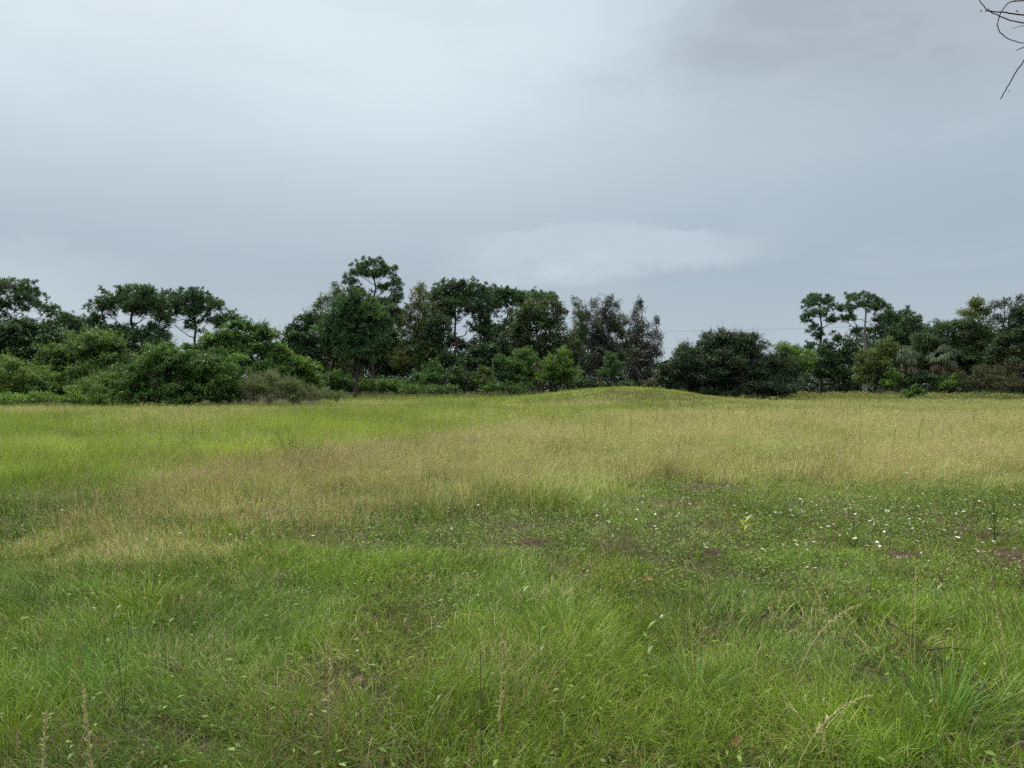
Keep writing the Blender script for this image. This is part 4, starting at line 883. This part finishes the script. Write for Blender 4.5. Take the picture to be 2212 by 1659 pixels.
def stick():
    P = np.array([[2.28, 4.55, .30], [2.33, 4.35, .27], [2.34, 4.1, .25], [2.36, 3.95, .22], [2.42, 3.75, .20], [2.43, 3.62, .13]]); P[:, 2] += gz(P[:, 0], P[:, 1])
    T = Tubes(); P[:, 2] -= .11; T.add(P, np.linspace(.0025, .006, 6), 6); T.add([P[2], P[2] + [.05, -.1, .05], P[2] + [.12, -.17, .06]], [.004, .003, .002], 5); T.add([P[1], P[1] + [-.06, .05, .03]], [.003, .0015], 5)
    tag(T.build('fallen_stick', M_TWIG), 'dark fallen stick caught in the grass on the lower right', 'stick')
stick()
M_DEAD = noise_mat('dead_leaf_brown', (.14, .07, .04), (.26, .15, .09), 20, (1, 1, 1), .8, .2)
for lab, x, y, z, s in [('curled reddish dead leaf in the bottom right grass', .97, 3.15, .07, .06), ('long brown dead leaf beside the curled leaf', 1.10, 3.05, .06, .08), ('dark red dead leaf stuck upright in the right grass', 1.37, 4.05, .17, .05), ('orange dead leaf right of the foreground middle', 1.05, 5.6, .14, .06),
                        ('brown dead leaf in the lower left grass', -1.45, 3.9, .12, .05)]:
    k = 6; t = np.linspace(-1, 1, k); V, Q = [], []
    for i, u in enumerate(t):
        w = s * .28 * (1 - u * u) ** .7 + .001
        V += [(u * s * .5, -w, .25 * w + .12 * s * u * u), (u * s * .5, 0, .12 * s * u * u), (u * s * .5, w, .4 * w + .12 * s * u * u)]
    for i in range(k - 1):
        for j in range(2): Q.append([i * 3 + j, i * 3 + j + 1, (i + 1) * 3 + j + 1, (i + 1) * 3 + j])
    o = mesh_obj('dead_leaf', np.array(V), np.array(Q), M_DEAD, smooth=True); o.location = (x, y, float(gz(x, y)) + z); o.rotation_euler = (RNG.normal() * .4 - .5, RNG.normal() * .5, RNG.uniform(0, 6.28))
    tag(o, lab, 'dead leaf')

# ------------------------------------------------------------------ the tree the photographer stands under
def overhead_tree():
    base = np.array([5.2, -2.0, float(gz(5.2, -2.0))])
    root = thing('overhanging_tree', 'tree beside the viewer whose bare dark twigs hang into the top right corner', 'tree', base)
    T = Tubes()
    T.add(np.array([base - [0, 0, .2], base + [-.2, .1, 1.5], base + [-.5, .2, 3.2], base + [-.7, .3, 5.0], base + [-1.0, .2, 7.5]]), [.26, .21, .18, .14, .08], 10)
    Y = 3.6
    def tw(pts, r0, r1):
        P = np.array([at(v[0], v[1], Y + (v[2] if len(v) > 2 else 0)) for v in pts])
        q = np.linspace(0, 1, len(P)); f = np.linspace(0, 1, len(P) * 4)
        Ps = np.stack([np.interp(f, q, P[:, i]) for i in range(3)], 1)
        for _ in range(3): Ps[1:-1] = (Ps[:-2] + Ps[1:-1] * 2 + Ps[2:]) / 4
        Ps[1:-1] += RNG.normal(size=(len(Ps) - 2, 3)) * .0009
        T.add(Ps, np.linspace(r0 * .85, r1 * .8, len(Ps)), 5)
        return Ps
    T.add(np.array([base + [-.5, .2, 3.4], base + [-1.0, 2.0, 3.75], (3.4, 2.6, 3.9), (3.05, 3.3, 3.85), at(2290, -60, 3.6), ]), [.10, .07, .05, .025, .012], 8)
    hub = (2300, -40)
    tw([hub, (2330, 20, .1), (2290, 38), (2212, 33), (2170, 27), (2134, 23), (2128, 24)], .0055, .0032)
    tw([hub, (2300, 55, .05), (2260, 66), (2212, 49), (2185, 45), (2160, 36), (2132, 22), (2121, 9), (2112, -6)], .0045, .0025)
    tw([(2330, -20), (2260, -8), (2212, 1), (2185, 3), (2175, 8), (2163, 25), (2156, 43), (2154, 58), (2160, 70), (2172, 81), (2190, 89), (2203, 92), (2235, 96)], .0035, .0026)
    tw([hub, (2320, 40, .1), (2260, 60), (2212, 55), (2200, 57), (2188, 62)], .0030, .0014)
    tw([hub, (2340, 50), (2270, 85), (2212, 102), (2196, 108)], .0040, .0024)
    tw([hub, (2360, 30), (2300, 60), (2240, 98), (2212, 129), (2195, 155), (2180, 180), (2170, 200), (2161, 214)], .0048, .0030)
    tw([(2212, 1), (2195, 2), (2180, -4)], .0022, .0015)
    for p in ((2134, 23), (2120, 22), (2196, 22), (2180, 196)):
        a = at(p[0], p[1], Y); T.add([a, a + [RNG.normal() * .012, 0, RNG.normal() * .012]], [.003, .0015], 4)
    # limbs over and behind the viewer
    cr = [((3.6, -3.2, 8.0), (3.2, 2.8, 2.0)), ((.5, -4.5, 8.5), (3.0, 2.6, 2.0)), ((6.8, -1.4, 8.6), (3.0, 2.6, 2.0)), ((3.0, -2.2, 6.8), (2.8, 2.0, 1.2)), ((-1.0, -2.2, 7.0), (3.2, 2.2, 1.2)), ((.8, -.6, 7.2), (3.2, 1.5, .9))]
    LB = [(np.array(c), np.array(r)) for c, r in cr]; limb = []
    for c, r in LB:
        st = base + np.array([-.6, .2, RNG.uniform(3.6, 5.8)]); q = np.linspace(0, 1, 8)[:, None]; cur = st + (c - st) * q; cur[1:-1] += RNG.normal(size=(6, 3)) * .12
        T.add(cur, np.linspace(.10, .03, 8), 6); limb.append(cur[3:])
    limb = np.concatenate(limb)
    P, O = clump_points(LB, 36, .5, -1); sel = RNG.random(len(P)) < .5
    T.twigs(nearest_on(P[sel], limb), P[sel], .012, .004)
    T.build('trunk', M_TWIG, root, base)
    per = 14; m = len(P) * per; C = np.repeat(P, per, 0) + RNG.normal(size=(m, 3)) * .22
    vis = (C[:, 1] > 1.2) & (C[:, 2] < EYE + .66 * C[:, 1] + .6)
    C = C[~vis]; m = len(C); L = RNG.uniform(.10, .20, m)
    quads_obj('crown', diamonds(C, rvec(m), unit(RNG.normal(size=(m, 3)) * .6 + np.array([0, 0, 1])), L, L * .45) - base, M_OAK, root, np.clip(RNG.normal(.45, .2, m), 0, 1))
overhead_tree()

# ------------------------------------------------------------------ sky and sun
SUN_EL, SUN_AZ = math.radians(52), math.radians(-32)            # azimuth from straight ahead (+Y), minus is left
def world():
    w = bpy.data.worlds.new('World'); SC.world = w; w.use_nodes = True
    nt = w.node_tree; N = nt.nodes; L = nt.links; N.clear()
    out = N.new('ShaderNodeOutputWorld')
    sky = N.new('ShaderNodeTexSky'); sky.sky_type = 'NISHITA'; sky.sun_disc = False
    sky.sun_elevation = SUN_EL; sky.sun_rotation = SUN_AZ; sky.air_density = 1.0; sky.dust_density = 2.0
    b1 = N.new('ShaderNodeBackground'); b1.inputs[1].default_value = .06; L.new(sky.outputs[0], b1.inputs[0])
    tc = N.new('ShaderNodeTexCoord'); sp = N.new('ShaderNodeSeparateXYZ'); L.new(tc.outputs['Generated'], sp.inputs[0])
    X, Y, Z = sp.outputs
    def mth(op, a, b=None, c=None):
        n = N.new('ShaderNodeMath'); n.operation = op
        for i, v in enumerate((a, b, c)):
            if v is None: continue
            if isinstance(v, (int, float)): n.inputs[i].default_value = v
            else: L.new(v, n.inputs[i])
        return n.outputs[0]
    def rng(v, a, b, c=0., d=1.):
        n = N.new('ShaderNodeMapRange'); n.interpolation_type = 'SMOOTHSTEP'
        L.new(v, n.inputs[0])
        for i, k in enumerate((a, b, c, d)): n.inputs[1 + i].default_value = k
        return n.outputs[0]
    def mix(f, a, b):
        n = N.new('ShaderNodeMix'); n.data_type = 'RGBA'
        if isinstance(f, float): n.inputs[0].default_value = f
        else: L.new(f, n.inputs[0])
        for i, v in ((6, a), (7, b)):
            if isinstance(v, tuple): n.inputs[i].default_value = (*v, 1)
            else: L.new(v, n.inputs[i])
        return n.outputs[2]
    def noise(scale, sc, detail=5, rough=.55, dist=0.):
        m = N.new('ShaderNodeMapping'); m.inputs['Scale'].default_value = sc; L.new(tc.outputs['Generated'], m.inputs[0])
        n = N.new('ShaderNodeTexNoise'); n.inputs['Scale'].default_value = scale; n.inputs['Detail'].default_value = detail; n.inputs['Roughness'].default_value = rough; n.inputs['Distortion'].default_value = dist
        L.new(m.outputs[0], n.inputs['Vector']); return n.outputs[0]
    nL = noise(1.6, (1, 1, 2.6), 3, .5, .3); nM = noise(3.2, (1, 1, 3.4), 6, .55, .6); nF = noise(8, (1, 1, 2.6), 7, .6)
    # elevation wobbled by soft cloud relief
    ze = mth('ADD', Z, mth('MULTIPLY', mth('SUBTRACT', nL, .5), .10))
    up = rng(ze, .13, .44)
    side = rng(X, .62, -.15)
    br = mth('MULTIPLY', up, mth('ADD', .22, mth('MULTIPLY', side, .78)))
    c = mix(rng(ze, .0, .20), (.455, .542, .62), (.395, .477, .552))      # pale at the skyline, slate above it
    c = mix(br, c, (.735, .83, .882))
    c = mix(rng(Z, .50, .80), c, (3.7, 3.6, 3.3))                        # overcast zenith, raised further out of view to light the grass
    # slate cloud upper right
    dk = mth('MULTIPLY', mth('MULTIPLY', rng(mth('ADD', X, mth('MULTIPLY', mth('SUBTRACT', nM, .5), .5)), .08, .34), rng(mth('ADD', ze, mth('MULTIPLY', mth('SUBTRACT', nM, .5), .12)), .30, .43)), rng(Z, .75, .5))
    c = mix(mth('MULTIPLY', dk, .8), c, (.355, .40, .45))
    wisp = noise(3.4, (1, 1, 2.4), 7, .56, .15)
    c = mix(mth('MULTIPLY', mth('MULTIPLY', rng(wisp, .42, .68), rng(X, .05, .35)), mth('MULTIPLY', rng(Z, .24, .34), .5)), c, (.54, .585, .635))
    c = mix(mth('MULTIPLY', mth('MULTIPLY', rng(wisp, .58, .40), rng(Z, .20, .38)), .14), c, (.44, .50, .56))
    # faint streaks
    c = mix(mth('MULTIPLY', rng(nM, .5, .8), .22), c, (.62, .69, .76))
    # one pale cloud bank low in the middle right
    zb = mth('ADD', Z, mth('ADD', mth('MULTIPLY', mth('SUBTRACT', nF, .5), .075), mth('MULTIPLY', mth('SUBTRACT', nM, .5), .06)))
    xb = mth('ADD', X, mth('MULTIPLY', mth('SUBTRACT', nM, .5), .25))
    bank = mth('MULTIPLY', mth('MULTIPLY', rng(zb, .142, .168), rng(zb, .212, .197)), mth('MULTIPLY', rng(xb, -.10, .02), rng(xb, .40, .22)))
    c = mix(mth('MULTIPLY', bank, mth('ADD', .22, mth('MULTIPLY', nF, .75))), c, (.60, .67, .735))
    bank2 = mth('MULTIPLY', rng(zb, .17, .13), rng(X, -.40, -.56))
    c = mix(mth('MULTIPLY', bank2, .35), c, (.62, .71, .78))
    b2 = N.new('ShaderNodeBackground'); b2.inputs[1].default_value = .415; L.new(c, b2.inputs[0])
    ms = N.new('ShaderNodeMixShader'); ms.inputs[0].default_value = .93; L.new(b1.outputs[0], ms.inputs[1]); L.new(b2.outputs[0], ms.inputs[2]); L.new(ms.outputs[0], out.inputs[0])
world()
sl = bpy.data.lights.new('Sun', 'SUN'); sl.energy = 1.5; sl.angle = math.radians(22); sl.color = (1.0, .95, .86)
so = bpy.data.objects.new('Sun', sl); COL.objects.link(so)
dirn = Vector((math.sin(SUN_AZ) * math.cos(SUN_EL), math.cos(SUN_AZ) * math.cos(SUN_EL), math.sin(SUN_EL)))
so.rotation_euler = dirn.to_track_quat('Z', 'Y').to_euler(); so.location = dirn * 60

cam = bpy.data.cameras.new('Camera'); cam.sensor_width = 36; cam.lens = 36 * F / 2212; cam.clip_start = .05; cam.clip_end = 6000
co = bpy.data.objects.new('Camera', cam); COL.objects.link(co); co.location = (0, 0, EYE + float(gz(0, 0))); co.rotation_euler = (math.radians(90), 0, 0)
SC.camera = co
SC.view_settings.view_transform = 'Standard'; SC.view_settings.look = 'None'; SC.view_settings.exposure = 1.25; SC.view_settings.gamma = 1
cy = SC.cycles; cy.max_bounces = 6; cy.diffuse_bounces = 3; cy.glossy_bounces = 2; cy.transmission_bounces = 4; cy.transparent_max_bounces = 4
cy.use_denoising = False; cy.use_adaptive_sampling = True; cy.adaptive_threshold = .02
SC.render.resolution_x = 1024; SC.render.resolution_y = 768
